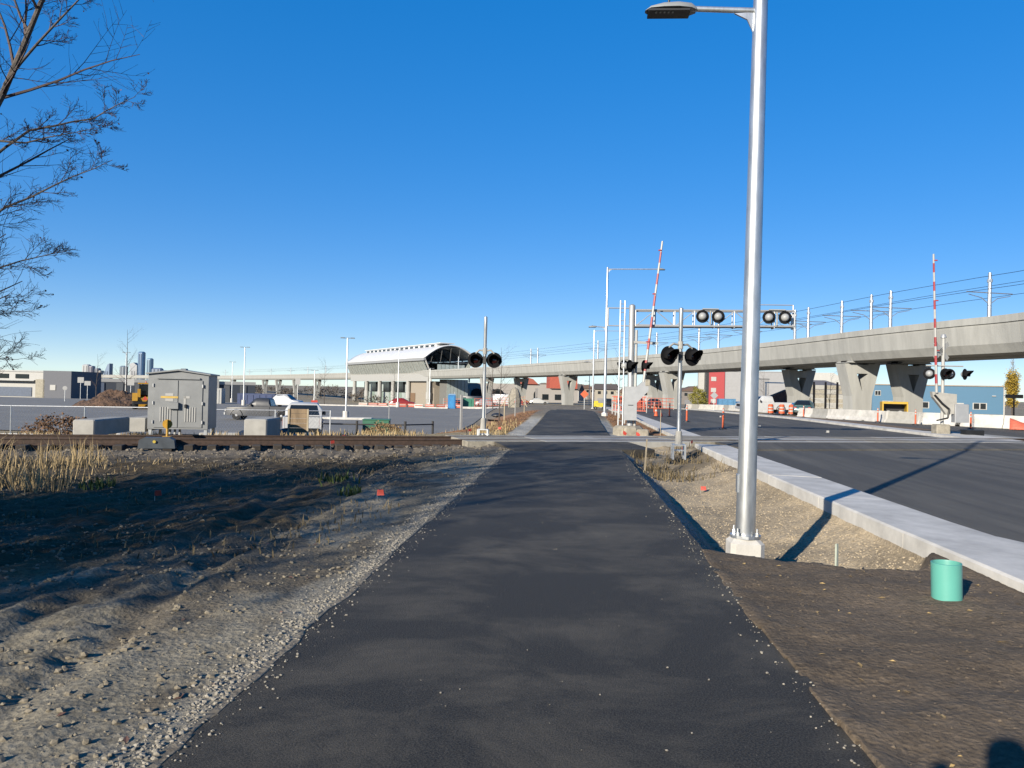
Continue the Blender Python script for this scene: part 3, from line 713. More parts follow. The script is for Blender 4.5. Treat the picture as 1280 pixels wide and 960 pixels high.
# ------------------------------------------------------------------ station
def station():
    N = Vector((-52.3, 262.)); ud = Vector((-.564, .826)); vd = Vector((.826, .564)); Ln, Wd = 86., 20.
    zb = -4.4
    t = thing('station_building', 'elevated station with arched white metal roof and ridge monitor over the viaduct', 'station', (N.x, N.y, zb))
    def Pt(u, v, z): p = N*0+ud*u+vd*v; return (p.x, p.y, z-zb)
    M_roof = mat('roof_white', (.92, .94, .97), .5, .0, var=.04, scale=.4)
    M_sof = mat('sloped_glazing', (.42, .46, .44), .3, 0, var=.18, scale=.8)
    M_brick = mat('tan_brick', (.44, .385, .31), .9, var=.1, scale=3)
    def arc(v): 
        x = (v-10.)/10.
        return 12.4+4.6*(1-abs(x)**2.0) if v > 0 else 12.4
    nu, nv = 22, 14
    mb = MB(); vs = []; fs = []
    for j in range(nu+1):
        for i in range(nv+1):
            v = -.4+20.8*i/nv; vs.append(Pt(-1.5+(Ln+1.5)*j/nu if True else 0, v, arc(min(max(v, 0), 20))))
    for j in range(nu):
        for i in range(nv): q = j*(nv+1)+i; fs.append((q, q+1, q+nv+2, q+nv+1))
    mb._add(vs, fs); rf = mb.build('roof', M_roof, t, True); so = rf.modifiers.new('t', 'SOLIDIFY'); so.thickness = .35; so.offset = 1
    for j in range(nu*2+1):
        u = -1.4+(Ln+1.2)*j/(nu*2); mb = MB()
        pts = [Pt(u, 10.2*i/7, arc(10.2*i/7)+.38) for i in range(8)]
        mb.path(pts, [.05]*8, 4); mb.build('seam', M_roof, rf)
    # ridge monitor
    mb = MB(); z0 = 17.2
    a = [Pt(6, 7.6, 16.2), Pt(Ln-4, 7.6, 16.2), Pt(Ln-4, 12.4, 16.2), Pt(6, 12.4, 16.2), Pt(6, 7.6, 18.0), Pt(Ln-4, 7.6, 18.0), Pt(Ln-4, 12.4, 18.0), Pt(6, 12.4, 18.0)]
    mb._add(a, [(4, 5, 6, 7), (0, 1, 5, 4), (1, 2, 6, 5), (2, 3, 7, 6), (3, 0, 4, 7)]); mn = mb.build('ridge_monitor', M_roof, rf)
    mb = MB(); mb._add([Pt(2, 7.2, 18.02), Pt(Ln-3, 7.2, 18.02), Pt(Ln-3, 12.8, 18.02), Pt(2, 12.8, 18.02), Pt(2, 7.2, 18.3), Pt(Ln-3, 7.2, 18.3), Pt(Ln-3, 12.8, 18.3), Pt(2, 12.8, 18.3)],
        [(3, 2, 1, 0), (4, 5, 6, 7), (0, 1, 5, 4), (1, 2, 6, 5), (2, 3, 7, 6), (3, 0, 4, 7)]); mb.build('monitor_cap', M_roof, rf)
    for j in range(15):
        u = 8+ (Ln-16)*j/14; mb = MB()
        mb._add([Pt(u, 7.5, 17.1), Pt(u+3., 7.5, 17.1), Pt(u+3., 7.5, 17.75), Pt(u, 7.5, 17.75), Pt(u, 7.62, 17.1), Pt(u+3., 7.62, 17.1), Pt(u+3., 7.62, 17.75), Pt(u, 7.62, 17.75)], [(0, 1, 2, 3), (0, 4, 5, 1), (3, 2, 6, 7), (0, 3, 7, 4), (1, 5, 6, 2)])
        mb.build('vent_window', M_glass, rf)
    # eave fascia and sloped glazing, panel by panel
    mb = MB(); mb._add([Pt(-1.5, -.5, 11.6), Pt(Ln, -.5, 11.6), Pt(Ln, -.5, 12.6), Pt(-1.5, -.5, 12.6), Pt(-1.5, .3, 11.6), Pt(Ln, .3, 11.6), Pt(Ln, .3, 12.6), Pt(-1.5, .3, 12.6)],
        [(3, 2, 1, 0), (4, 5, 6, 7), (0, 1, 5, 4), (1, 2, 6, 5), (2, 3, 7, 6), (3, 0, 4, 7)]); mb.build('eave_fascia', mat('eave_grey', (.5, .51, .52), .5, .2, var=.04), t)
    npn = 30
    for j in range(npn):
        u0_, u1_ = (Ln)*j/npn+.12, (Ln)*(j+1)/npn-.12
        mb = MB(); mb._add([Pt(u0_, .1, 11.6), Pt(u1_, .1, 11.6), Pt(u1_, 2.3, 7.0), Pt(u0_, 2.3, 7.0)], [(0, 1, 2, 3)]); o = mb.build('glazing_panel', M_sof, t); s_ = o.modifiers.new('t', 'SOLIDIFY'); s_.thickness = .1
        mb = MB(); mb.tube(Pt(u1_+.12, .0, 11.6), Pt(u1_+.12, 2.2, 7.0), .09, n=4); mb.build('mullion', M_white, t)
    mb = MB(); mb._add([Pt(0, 2.0, 4.5), Pt(Ln, 2.0, 4.5), Pt(Ln, 2.0, 7.05), Pt(0, 2.0, 7.05), Pt(0, 3.2, 4.5), Pt(Ln, 3.2, 4.5), Pt(Ln, 3.2, 7.05), Pt(0, 3.2, 7.05)],
        [(3, 2, 1, 0), (4, 5, 6, 7), (0, 1, 5, 4), (1, 2, 6, 5), (2, 3, 7, 6), (3, 0, 4, 7)]); mb.build('fascia_band', M_white, t)
    # raking end frames
    for v0, v1 in ((0, 2.6), (20, 17.4)):
        mb = MB(); mb.path([Pt(-1.2, v0, 12.4), Pt(-1.0, v1, 7.0), Pt(-1.0, v1, 4.4)], [.35, .35, .35], 4); mb.build('end_frame', M_white, t)
    # end arch ribs and dark interior structure
    for j in range(0, 9):
        u = -.8+Ln*j/8.; mb = MB(); pts = [Pt(u, 20*i/12., arc(20*i/12.)-.3) for i in range(13)]
        mb.path(pts, [.22]*13, 5); mb.build('arch_rib', mat('rib_grey', (.13, .135, .14), .6, .2), t)
        mb = MB(); mb.tube(Pt(u, 1.2, 11.2), Pt(u, 18.8, 11.2), .1, n=4)
        for i in range(5): mb.tube(Pt(u, 2.5+3.6*i, 11.2), Pt(u, 3.4+3.4*i, arc(3.4+3.4*i)-.4), .07, n=4)
        mb.build('tie_truss', MATS['rib_grey'], t)
    mb = MB(); mb._add([Pt(1.2, 17.6, 7.6), Pt(Ln, 17.6, 7.6), Pt(Ln, 19.9, 12.2), Pt(1.2, 19.9, 12.2)], [(0, 1, 2, 3)]); mb.build('back_glazing', M_sof, t)
    # columns, ground floor glazing and brick block
    for u in (.8, 19.5, 35, 50, 66, 82):
        mb = MB(); mb.tube(Pt(u, 2.6, zb-.3), Pt(u, 2.6, 4.6), .85, .8, 10); c = mb.build('column', M_viad, t, True)
        mb = MB(); mb.tube(Pt(u, 2.6, zb+2.6), Pt(u, 2.6, zb+5), .95, .95, 10); mb.build('column_wrap', M_white, c)
    def block(nm, m_, u0_, u1_, v0_, v1_, z0_, z1_):
        mb = MB(); mb._add([Pt(u0_, v0_, z0_), Pt(u1_, v0_, z0_), Pt(u1_, v1_, z0_), Pt(u0_, v1_, z0_), Pt(u0_, v0_, z1_), Pt(u1_, v0_, z1_), Pt(u1_, v1_, z1_), Pt(u0_, v1_, z1_)],
            [(3, 2, 1, 0), (4, 5, 6, 7), (0, 1, 5, 4), (1, 2, 6, 5), (2, 3, 7, 6), (3, 0, 4, 7)]); return mb.build(nm, m_, t)
    block('brick_wall', M_brick, .5, 20, 3.4, 16, zb-.3, 4.5)
    block('notice', mat('board_brown', (.26, .16, .09), .8), 14.5, 19, 3.2, 3.45, zb+1.2, zb+4.6)
    block('door', M_glass, 18.5, 19.8, 3.25, 3.45, zb, zb+2.6)
    block('sign_panel', M_white, 3.2, 4.4, 3.2, 3.45, zb+4.2, zb+5.2)
    for j in range(16):
        u = 22+ j*3.4
        block('glass_pane', M_pale_glass if j % 3 else mat('green_glass', (.36, .46, .40), .12, var=.1), u, u+3.2, 5.0, 5.1, zb-.2, zb+4.6)
        block('upper_pane', M_pale_glass if j % 4 == 1 else M_glass, u, u+3.2, 5.0, 5.1, zb+4.8, 4.4)
    block('inner_wall', mat('inner_grey', (.12, .125, .12), .9), 21, 80, 9, 9.4, zb-.2, 4.4)
    # glazed stair tower by the deck end
    for j in range(6):
        block('stair_pane', M_pale_glass, -7.0, -6.9, 6+1.35*j, 7.2+1.35*j, zb-.2, 5.2)
    block('stair_core', mat('core_grey', (.22, .22, .21), .8), -6.6, -.4, 6.2, 14, zb-.2, 5.2)
    block('brick_wing', M_brick, -.3, .4, 4.2, 18, zb-.3, 2.2)
    for j in range(7): block('screen_panel', M_pale_glass, -5.0, -4.9, 3.2+1.5*j, 4.5+1.5*j, 8.0, 10.3)
    return t
station()

# ------------------------------------------------------------------ vehicles
def wheel(parent, x, y, r=.36, wd=.24, side=1):
    o = MB().lathe([(r*.6, -wd/2), (r*.95, -wd/2), (r, -wd/3), (r, wd/3), (r*.95, wd/2), (r*.6, wd/2)], (x, y, r), (0, 1, 0), 18).build('tyre', M_rubber, parent, True)
    MB().lathe([(.03, side*wd*.52), (r*.25, side*wd*.5), (r*.55, side*wd*.38), (r*.62, side*wd*.48)] if side > 0 else [(r*.62, side*wd*.48), (r*.55, side*wd*.38), (r*.25, side*wd*.5), (.03, side*wd*.52)], (x, y, r), (0, 1, 0), 14).build('rim', M_alum, o)
    return o
def shell(mb, secs, mi=0):
    # secs: list of (x, halfwidth_bottom, z_bottom, halfwidth_top, z_top), a hull of cross sections along x
    vs = []; fs = []
    for (x, wb, zb, wt, zt) in secs:
        vs += [(x, -wb, zb), (x, -wb*1.01, (zb+zt)*.5), (x, -wt, zt-.03), (x, -wt+.06, zt), (x, wt-.06, zt), (x, wt, zt-.03), (x, wb*1.01, (zb+zt)*.5), (x, wb, zb)]
    k = 8
    for j in range(len(secs)-1):
        for i in range(k): q = (i+1) % k; fs.append((j*k+i, (j+1)*k+i, (j+1)*k+q, j*k+q))
    fs.append(tuple(range(k))); fs.append(tuple(range(len(secs)*k-1, (len(secs)-1)*k-1, -1)))
    return mb._add(vs, fs, mi)
def glass_side(parent, pts, y, nm='side_window'):
    for s in (-1, 1):
        mb = MB(); mb._add([(x, s*yy, z) for (x, z), yy in zip(pts, y)], [tuple(range(len(pts)))]); o = mb.build(nm, M_glass, parent)
        so = o.modifiers.new('t', 'SOLIDIFY'); so.thickness = .02; so.offset = 0
def pickup(label, x, y, rz, paint, L=5.8, group=None, bedcover=False):
    t = thing('pickup_truck', label, 'pickup truck', (x, y, bh(x, y)+.055), rz, group)
    # +x is the front
    mb = MB(); shell(mb, [(L/2-.02, .80, .5, .78, .98), (L/2-.25, .96, .38, .92, 1.08), (1.1, .98, .36, .96, 1.16), (.95, .98, .36, .97, 1.17), (-.75, .98, .36, .97, 1.17), (-.78, .98, .36, .97, 1.17)]); body = mb.build('body', paint, t, True)
    mb = MB()
    for s in (-1, 1): mb.box(-.78-(L/2-.78)/2-.02, s*.92, .42, L/2-.8, .10, .76)
    mb.box(-L/2+.82, 0, .42, .05, 1.7, .4); mb.box(-.8-(L/2-.8)/2, 0, .45, L/2-.85, 1.78, .3); mb.build('cargo_bed', paint, t)
    mb = MB(); mb.bbox(-L/2+.04, 0, .48, .08, 1.74, .7, .02); tg = mb.build('tailgate', paint, t)
    mb = MB(); mb.box(-L/2-.01, 0, .98, .02, .22, .08); mb.build('handle', M_black, tg)
    mb = MB(); shell(mb, [(1.12, .95, 1.13, .84, 1.16), (.45, .95, 1.15, .74, 1.84), (.3, .95, 1.15, .73, 1.88), (-.55, .95, 1.15, .73, 1.88), (-.72, .95, 1.15, .76, 1.80), (-.86, .95, 1.15, .86, 1.16)]); mb.build('cab', paint, t, True)
    glass_side(t, [(.92, 1.2), (.42, 1.75), (-.05, 1.78), (-.05, 1.2)], [.945, .775, .77, .945]); glass_side(t, [(-.13, 1.2), (-.13, 1.78), (-.55, 1.77), (-.66, 1.2)], [.945, .77, .775, .945])
    for nm, xa, za, xb, zb_ in (('windscreen', 1.06, 1.2, .50, 1.78), ('rear_window', -.86, 1.22, -.74, 1.74)):
        mb = MB(); mb._add([(xa, -.8, za), (xa, .8, za), (xb, .68, zb_), (xb, -.68, zb_)], [(0, 1, 2, 3)]); o = mb.build(nm, M_glass, t); so = o.modifiers.new('t', 'SOLIDIFY'); so.thickness = .05; so.offset = 0
    for s in (-1, 1):
        mb = MB(); mb.bbox(L/2-.1, s*.74, .72, .14, .32, .2, .03); mb.build('headlight', M_white, t)
        mb = MB(); mb.bbox(-L/2+.06, s*.91, .72, .1, .14, .38, .02); mb.build('taillight', M_red, t)
        mb = MB(); mb.bbox(.72, s*1.06, 1.18, .12, .2, .2, .03); mb.build('mirror', M_black, t)
        for wx in (L/2-1.05, -L/2+1.2):
            wheel(t, wx, s*.84, .39, .26, s)
            mb = MB(); pts = [(wx+.5*math.cos(R(180*i/10)), s*.985, .40+.5*math.sin(R(180*i/10))) for i in range(11)]
            mb.path(pts, [.035]*11, 5); mb.build('wheel_arch', M_black, t)
    mb = MB(); mb.bbox(L/2-.02, 0, .42, .16, 1.7, .24, .04); mb.build('front_bumper', M_alum, t)
    mb = MB(); mb.bbox(-L/2-.05, 0, .40, .16, 1.75, .2, .03); mb.build('rear_bumper', M_black, t)
    mb = MB(); mb.box(L/2-.03, 0, .68, .06, 1.1, .28); mb.build('grille', M_black, t)
    return t
def car(name, cat, label, x, y, rz, paint, L=4.4, tall=0., group=None):
    t = thing(name, label, cat, (x, y, bh(x, y)+.03), rz, group)
    mb = MB(); shell(mb, [(L/2, .65, .4, .6, .62), (L/2-.25, .82, .3, .78, .78+tall*.3), (L*.2, .88, .28, .85, .92+tall*.3), (-L*.3, .88, .28, .85, .95+tall*.3), (-L/2+.2, .84, .3, .78, .92+tall*.3), (-L/2, .7, .4, .66, .7)]); mb.build('body', paint, t, True)
    z1 = 1.42+tall
    mb = MB(); shell(mb, [(L*.24, .84, .88+tall*.3, .7, .92+tall*.3), (L*.06, .84, .9, .6, z1-.02), (-.1, .84, .9, .6, z1+.02), (-L*.27, .84, .9, .58, z1-.05), (-L*.40-tall*.25, .82, .9, .7, .96+tall*.3)]); mb.build('cabin', paint, t, True)
    zw = .98+tall*.3
    glass_side(t, [(L*.19, zw), (L*.055, z1-.1), (-.12, z1-.07), (-.12, zw)], [.83, .64, .64, .83]); glass_side(t, [(-.2, zw), (-.2, z1-.07), (-L*.24, z1-.13), (-L*.33, zw)], [.83, .64, .64, .83])
    for nm, xa, xb in (('windscreen', L*.225, L*.07), ('rear_window', -L*.385-tall*.25, -L*.285)):
        mb = MB(); mb._add([(xa, -.7, zw+.03), (xa, .7, zw+.03), (xb, .56, z1-.08), (xb, -.56, z1-.08)], [(0, 1, 2, 3)]); o = mb.build(nm, M_glass, t); so = o.modifiers.new('t', 'SOLIDIFY'); so.thickness = .07; so.offset = 0
    for s in (-1, 1):
        mb = MB(); mb.bbox(L/2-.12, s*.58, .55, .2, .26, .14, .03); mb.build('headlight', M_white, t)
        mb = MB(); mb.bbox(-L/2+.1, s*.62, .68, .16, .26, .16, .02); mb.build('taillight', M_red, t)
        for wx in (L/2-.85, -L/2+.85): wheel(t, wx, s*.77, .33, .22, s)
    mb = MB(); mb.bbox(-L/2, 0, .35, .08, 1.3, .18, .02); mb.build('rear_bumper', M_black, t)
    return t
PT_dark = mat('dark_car_paint', (.045, .05, .062), .45, .0, var=.1); PT_white = mat('white_car_paint', (.70, .71, .72), .3, var=.03)
PT_teal = mat('teal_car_paint', (.09, .20, .21), .25, .4, var=.05); PT_red = mat('red_car_paint', (.35, .03, .03), .3, var=.05)
pickup('dark grey pickup truck parked side-on in the lot behind concrete blocks', -26.6, 64, R(187), PT_dark, 6.0)
pickup('white pickup truck seen from its tailgate behind the wooden board', -14.9, 41.5, R(108), PT_white, 5.8)
pickup('white work pickup beside orange barrels across the road', 20.6, 86, R(190), PT_white, 5.6)
car('parked_suv', 'car', 'white car parked in the lot behind the dark pickup', -39.5, 103, R(-8), PT_white, 4.6, .3)
car('parked_car', 'car', 'teal hatchback parked beside the striped barrels across the road', 21.9, 75.5, R(70), PT_teal, 4.3, .05)
for i, (px_, py_, a, p_, lb) in enumerate(((-29, 128, 10, PT_red, 'small red car parked by the station fence'), (-60, 118, 5, PT_dark, 'black car at the far edge of the lot'), (-70, 121, 185, PT_white, 'pale car at the far edge of the lot near a dirt heap'),
        (-23, 150, 80, PT_dark, 'dark car parked under the viaduct near the path'), (12, 118, 95, PT_dark, 'dark car queued on the road under the viaduct'), (8.5, 105, 92, PT_red, 'red car coming down the road past the gate'))):
    car('parked_car', 'car', lb, px_, py_, R(a), p_)

random.seed(8)
for lb, x_, y_, a, p_ in (('silver car parked beyond the orange fence below the viaduct', -17, 148, 12, 'silver_paint'), ('maroon car parked between the piers left of the path', -12, 162, 6, 'maroon_paint'), ('blue car parked beyond the orange fence below the viaduct', -22, 165, 170, 'blue_paint'), ('white car parked past the pier left of the path', -8, 175, 4, 'pearl_paint'), ('tan car parked past the viaduct by the mall', -18, 188, 20, 'tan_paint'), ('black car parked close to the pier right of the path', 6, 140, 95, 'black_car_paint'), ('silver car waiting on the road below the viaduct', 10.5, 135, 91, 'silver_paint'), ('orange car parked in front of the mall', -14, 215, 0, 'orange_paint')):
    c_ = {'silver': (.5, .5, .52), 'maroon': (.25, .04, .05), 'blue': (.06, .14, .4), 'pearl': (.7, .7, .68), 'tan': (.4, .33, .22), 'black': (.03, .03, .03), 'orange': (.6, .2, .05)}[p_.split('_')[0]]
    car('parked_car', 'car', lb, x_, y_, R(a), mat(p_, c_, .3, .1, var=.04))
# wheel loader by the heap
def loader(x, y, rz):
    yl = mat('machine_yellow', (.62, .33, .02), .5, var=.08)
    t = thing('wheel_loader', 'yellow backhoe loader seen from behind next to brown soil heap', 'loader', (x, y, bh(x, y)+.05), rz)
    # front along +x
    mb = MB(); shell(mb, [(2.2, .5, .8, .45, 1.35), (1.2, .55, .7, .5, 1.55), (-.2, .6, .7, .55, 1.6), (-1.4, .65, .7, .6, 1.3)]); mb.build('body', yl, t)
    for s in (-1, 1):
        for wx, r_, wd in ((1.7, .55, .4), (-.9, .78, .5)): wheel(t, wx, s*1.0, r_, wd, s)
        mb = MB(); mb.prism([(-1.75, .9), (-.1, .9), (-.2, 1.75), (-1.4, 1.75)], s*1.0-.27, s*1.0+.27); mb.build('fender', yl, t)
        mb = MB(); mb.box(-1.5, s*.62, 1.3, .08, .3, .9); mb.build('rear_post', yl, t)
    for px_ in (-1.3, .35):
        for s in (-1, 1):
            mb = MB(); mb.tube((px_, s*.62, 1.5), (px_*.92, s*.6, 2.75), .045, n=6); mb.build('cab_post', M_black, t)
    mb = MB(); mb.box(-.45, 0, 1.55, 1.55, 1.15, 1.1); mb.build('cab_glass', M_glass, t)
    mb = MB(); mb.bbox(-.45, 0, 2.74, 2.0, 1.5, .12, .04); mb.build('cab_roof', yl, t)
    mb = MB(); mb.tube((-.4, 0, 2.86), (-.4, 0, 3.02), .06, n=8); mb.build('beacon', M_orange, t)
    mb = MB(); mb.M = T(-1.62, 0, 1.0); mb._add([(0, -.28, 0), (0, .28, 0), (0, 0, .45), (-.05, -.28, 0), (-.05, .28, 0), (-.05, 0, .45)], [(0, 1, 2), (5, 4, 3), (0, 3, 4, 1), (1, 4, 5, 2), (2, 5, 3, 0)]); mb.build('slow_triangle', M_flag, t)
    mb = MB(); mb.box(-1.75, 0, .55, .25, 2.2, .3); mb.build('stabiliser_frame', M_black, t)
    for s in (-1, 1):
        mb = MB(); mb.path([(.8, s*.6, 1.5), (2.0, s*.6, 1.3), (2.9, s*.6, .5)], [.1, .1, .09], 6); mb.build('lift_arm', yl, t)
    mb = MB(); mb.prism([(2.8, .15), (3.7, .1), (3.5, .25), (3.0, .9), (2.8, .9)], -1.1, 1.1); mb.build('bucket', yl, t)
loader(-47.0, 81, R(118))
# soil heap beside it
mb = MB(); nn_ = 40; vs = []; fs = []; random.seed(4)
for j in range(nn_):
    for i in range(nn_):
        u = (i/(nn_-1)-.5)*2; v = (j/(nn_-1)-.5)*2; r_ = max(0, 1-(u*u)**.9-(v*v))
        nz = float(fbm(np.array([u*4+9]), np.array([v*4+3]), 5, 4)[0])
        vs.append((u*6.2, v*4.5, -.25+2.75*r_**.8*(1+.45*nz)*(.8+.25*u)+.3*nz*r_))
for j in range(nn_-1):
    for i in range(nn_-1): q = j*nn_+i; fs.append((q, q+1, q+nn_+1, q+nn_))
mb._add(vs, fs); o = mb.build('soil_heap', mat('heap_soil', (.15, .085, .05), .95, var=.5, scale=2.5, bump=.25, bscale=3), None, True); o.location = (-54.0, 86, bh(-54, 86)); o.rotation_euler = (0, 0, R(33)); o.scale = (.72, .8, .85)
tag(o, 'heap of brown soil beside the yellow backhoe loader', 'soil heap')

# ------------------------------------------------------------------ things by the track
# signal bungalow
t = thing('signal_cabinet', 'grey metal signal cabinet with louvred double doors beside the track', 'cabinet', (-13.75, 26.1, -.12), R(15))
W, D, Hh = 1.95, 1.5, 2.16
mb = MB(); mb.prism([(-W/2, .16), (W/2, .16), (W/2, Hh-.12), (0, Hh+.0), (-W/2, Hh-.12)], -D/2, D/2); mb.build('body', M_cab, t)
mb = MB(); mb.prism([(-W/2-.07, Hh-.13), (0, Hh+.01), (W/2+.07, Hh-.13), (W/2+.07, Hh-.085), (0, Hh+.06), (-W/2-.07, Hh-.085)], -D/2-.09, D/2+.09); rf = mb.build('roof', M_cab, t)
mb = MB(); mb.bbox(0, 0, Hh+.04, .2, .3, .06, .02); mb.build('vent_cap', M_cab, rf)
for s in (-1, 1):
    mb = MB(); mb.bbox(s*.40, -D/2-.015, .22, .78, .03, 1.62, .006); dr = mb.build('door', M_cab, t)
    for i in range(5):
        mb = MB(); mb.box(s*.40-.16+.08*i, -D/2-.04, .42, .035, .02, .5); mb.build('louvre', M_white, dr)
    for z in (.35, 1.0, 1.6):
        mb = MB(); mb.tube((s*.80, -D/2-.045, z), (s*.80, -D/2-.045, z+.11), .025, n=8); mb.build('hinge', M_alum, dr)
mb = MB(); mb.box(-.28, -D/2-.036, 1.22, .56, .008, .07); mb.build('yellow_notice', mat('notice_yellow', (.75, .5, .1), .6), t)
for cx, cz, sx, sz in ((-.28, 1.30, .26, .09), (-.28, 1.12, .26, .09), (.22, 1.0, .07, .3), (.28, 1.22, .2, .08)):
    mb = MB(); mb.box(cx, -D/2-.036, cz, sx, .008, sz); mb.build('white_notice', M_white, t)
mb = MB(); mb.bbox(-.12, -D/2-.09, .86, .32, .12, .22, .01); mb.build('lock_box', M_cab, t)
mb = MB(); mb.bbox(.26, -D/2-.07, .9, .07, .08, .12, .01); mb.build('padlock', M_black, t)
mb = MB(); mb.box(0, -D/2-.03, 1.88, 1.4, .06, .05); mb.build('drip_rail', M_cab, t)
for sx in (-1, 1):
    for sy in (-1, 1):
        mb = MB(); mb.box(sx*.9, sy*.66, -.25, .1, .1, .42); mb.build('leg', M_galv, t)
for i in range(3):
    mb = MB(); mb.tube((-.3+.16*i, -.5, -.2), (-.3+.16*i, -.5, .17), .04, n=8); mb.build('conduit', M_white, t)
# concrete blocks
def cblock(label, x, y, rz, sx, sy, sz, z=None, m_=None):
    o = MB(); o.bbox(0, 0, -.06, sx, sy, sz+.06, .035); ob = o.build('concrete_block', m_ or M_conc, None)
    ob.location = (x, y, (gz(x, y) if z is None else z)); ob.rotation_euler = (0, 0, rz)
    return tag(ob, label, 'concrete block', 'concrete blocks by the track')
cblock('long grey concrete block lying near the signal cabinet by the dry weeds', -14.6, 22.8, R(100), 2.6, .62, .42, .06)
cblock('second concrete block end to end behind the long one', -15.3, 26.5, R(104), 2.4, .62, .42, -.02)
cblock('squat grey concrete block beside the wooden board at the track', -9.55, 23.0, R(97), 1.6, .68, .58, .02)
cblock('low dusty concrete block between the cabinet and the dark pickup', -15.6, 33.5, R(15), 2.2, .7, .4)
# buckled pipes / black bags by the second block
for i, (dx, lb) in enumerate(((0, 'black plastic bag lying behind the squat concrete block'), (1.5, 'black bag slumped next to another by the fence'))):
    mb = MB(); nn_ = 10; vs = []; fs = []
    for j in range(7):
        ph = math.pi/2*j/6
        for i2 in range(nn_):
            a = 2*math.pi*i2/nn_; r_ = (1+.25*math.sin(a*3+i)+.12*math.sin(a*5+j))
            vs.append((.75*math.cos(a)*math.cos(ph)*r_, .45*math.sin(a)*math.cos(ph)*r_, .48*math.sin(ph)*(1+.1*math.sin(a*2))-.05))
    for j in range(6):
        for i2 in range(nn_): fs.append((j*nn_+i2, j*nn_+(i2+1) % nn_, (j+1)*nn_+(i2+1) % nn_, (j+1)*nn_+i2))
    mb._add(vs, fs); o = mb.build('plastic_bag', mat('bag_black', (.025, .03, .04), .4, bump=.02, bscale=8), None, True); x_, y_ = -13.2+dx, 30.6; o.location = (x_, y_, gz(x_, y_)); tag(o, lb, 'bag', 'bags by the fence')
# wooden board stand
t = thing('wooden_board', 'small wooden board stand on two posts facing the track', 'board', (-8.95, 24.4, gz(-8.95, 24.4)), R(14))
for s in (-1, 1):
    mb = MB(); mb.box(s*.30, 0, -.2, .055, .09, 1.15); mb.build('post', M_palewood, t)
for i in range(5):
    mb = MB(); mb.box(0, .0, .18+.155*i, .54, .03, .148); mb.build('plank', M_wood, t)
mb = MB(); mb.box(-.08, -.1, .0, .1, .12, .13); mb.build('white_tag', M_white, t)
# switch stand, yellow
t = thing('switch_marker', 'small yellow track marker target standing at the rail', 'marker', (-11.3, 20.6, .05), R(20))
mb = MB(); mb.tube((0, 0, 0), (0, 0, .35), .035, n=8); mb.bbox(0, 0, .0, .26, .2, .08, .02); mb.build('stand', mat('marker_yellow', (.65, .36, .02), .5), t)
mb = MB(); mb.lathe([(.13, -.015), (.13, .015)], (0, 0, .42), (0, 1, 0), 14); mb.build('target', MATS['marker_yellow'], t)
mb = MB(); mb.box(0, 0, .30, .03, .22, .24); mb.build('cross_target', MATS['marker_yellow'], t)
t = thing('switch_machine', 'grey steel switch box between the ties below the yellow marker', 'switch box', (-10.9, 19.4, .0), R(22))
mb = MB(); mb.prism([(-.45, -.1), (.45, -.1), (.42, .12), (.3, .18), (-.3, .18), (-.42, .12)], -.2, .2); mb.build('cover', mat('blue_steel', (.13, .15, .17), .5, .4), t)
mb = MB(); mb.tube((-.6, 0, .02), (-.45, 0, .02), .04); mb.build('rod', M_rail, t)
mb = MB(); mb.lathe([(.04, 0), (.04, .04)], (-.05, -.2, .08), (0, -1, 0), 8); mb.build('lamp', mat('lamp_yellow', (.8, .6, .1), .4), t)
# transformer
x_, y_ = -11.7, 45.0
t = thing('transformer_box', 'green pad-mounted transformer box behind the low rail fence', 'transformer', (x_, y_, gz(x_, y_)), R(10))
gr = mat('utility_green', (.045, .20, .115), .5, var=.08)
mb = MB(); mb.bbox(0, 0, .1, 1.55, 1.2, .9, .03); mb.build('body', gr, t)
mb = MB(); mb.prism([(-.8, .99), (.8, .99), (.8, 1.04), (-.8, 1.04)], -.63, .63); mb.build('lid', gr, t)
mb = MB(); mb.box(0, 0, -.3, 1.8, 1.5, .4); mb.build('pad', M_conc, t)
mb = MB(); mb.box(.1, -.61, .4, .3, .01, .28); mb.build('label_plate', M_white, t)
mb = MB(); mb.box(0, -.605, .15, .015, .012, .8); mb.build('door_seam', M_black, t)
# low dark rail fence round it
t = thing('rail_fence', 'low dark pipe rail fence around the green transformer', 'fence', (-11, 43, -1.2))
fp = [(-14.6, 42.6), (-12.1, 42.2), (-9.4, 42.4), (-8.6, 46.5)]
for (x_, y_) in fp:
    mb = MB(); mb.tube((x_+11, y_-43, gz(x_, y_)+1.2-.2), (x_+11, y_-43, gz(x_, y_)+1.2+.95), .07, n=8); mb.build('post', M_darkwood, t)
for a, b_ in zip(fp[:-1], fp[1:]):
    for h_ in ((.75,) if a != fp[0] else (.75,)):
        mb = MB(); mb.tube((a[0]+11, a[1]-43, gz(*a)+1.2+h_), (b_[0]+11, b_[1]-43, gz(*b_)+1.2+h_), .04, n=6); mb.build('rail', M_darkwood, t)
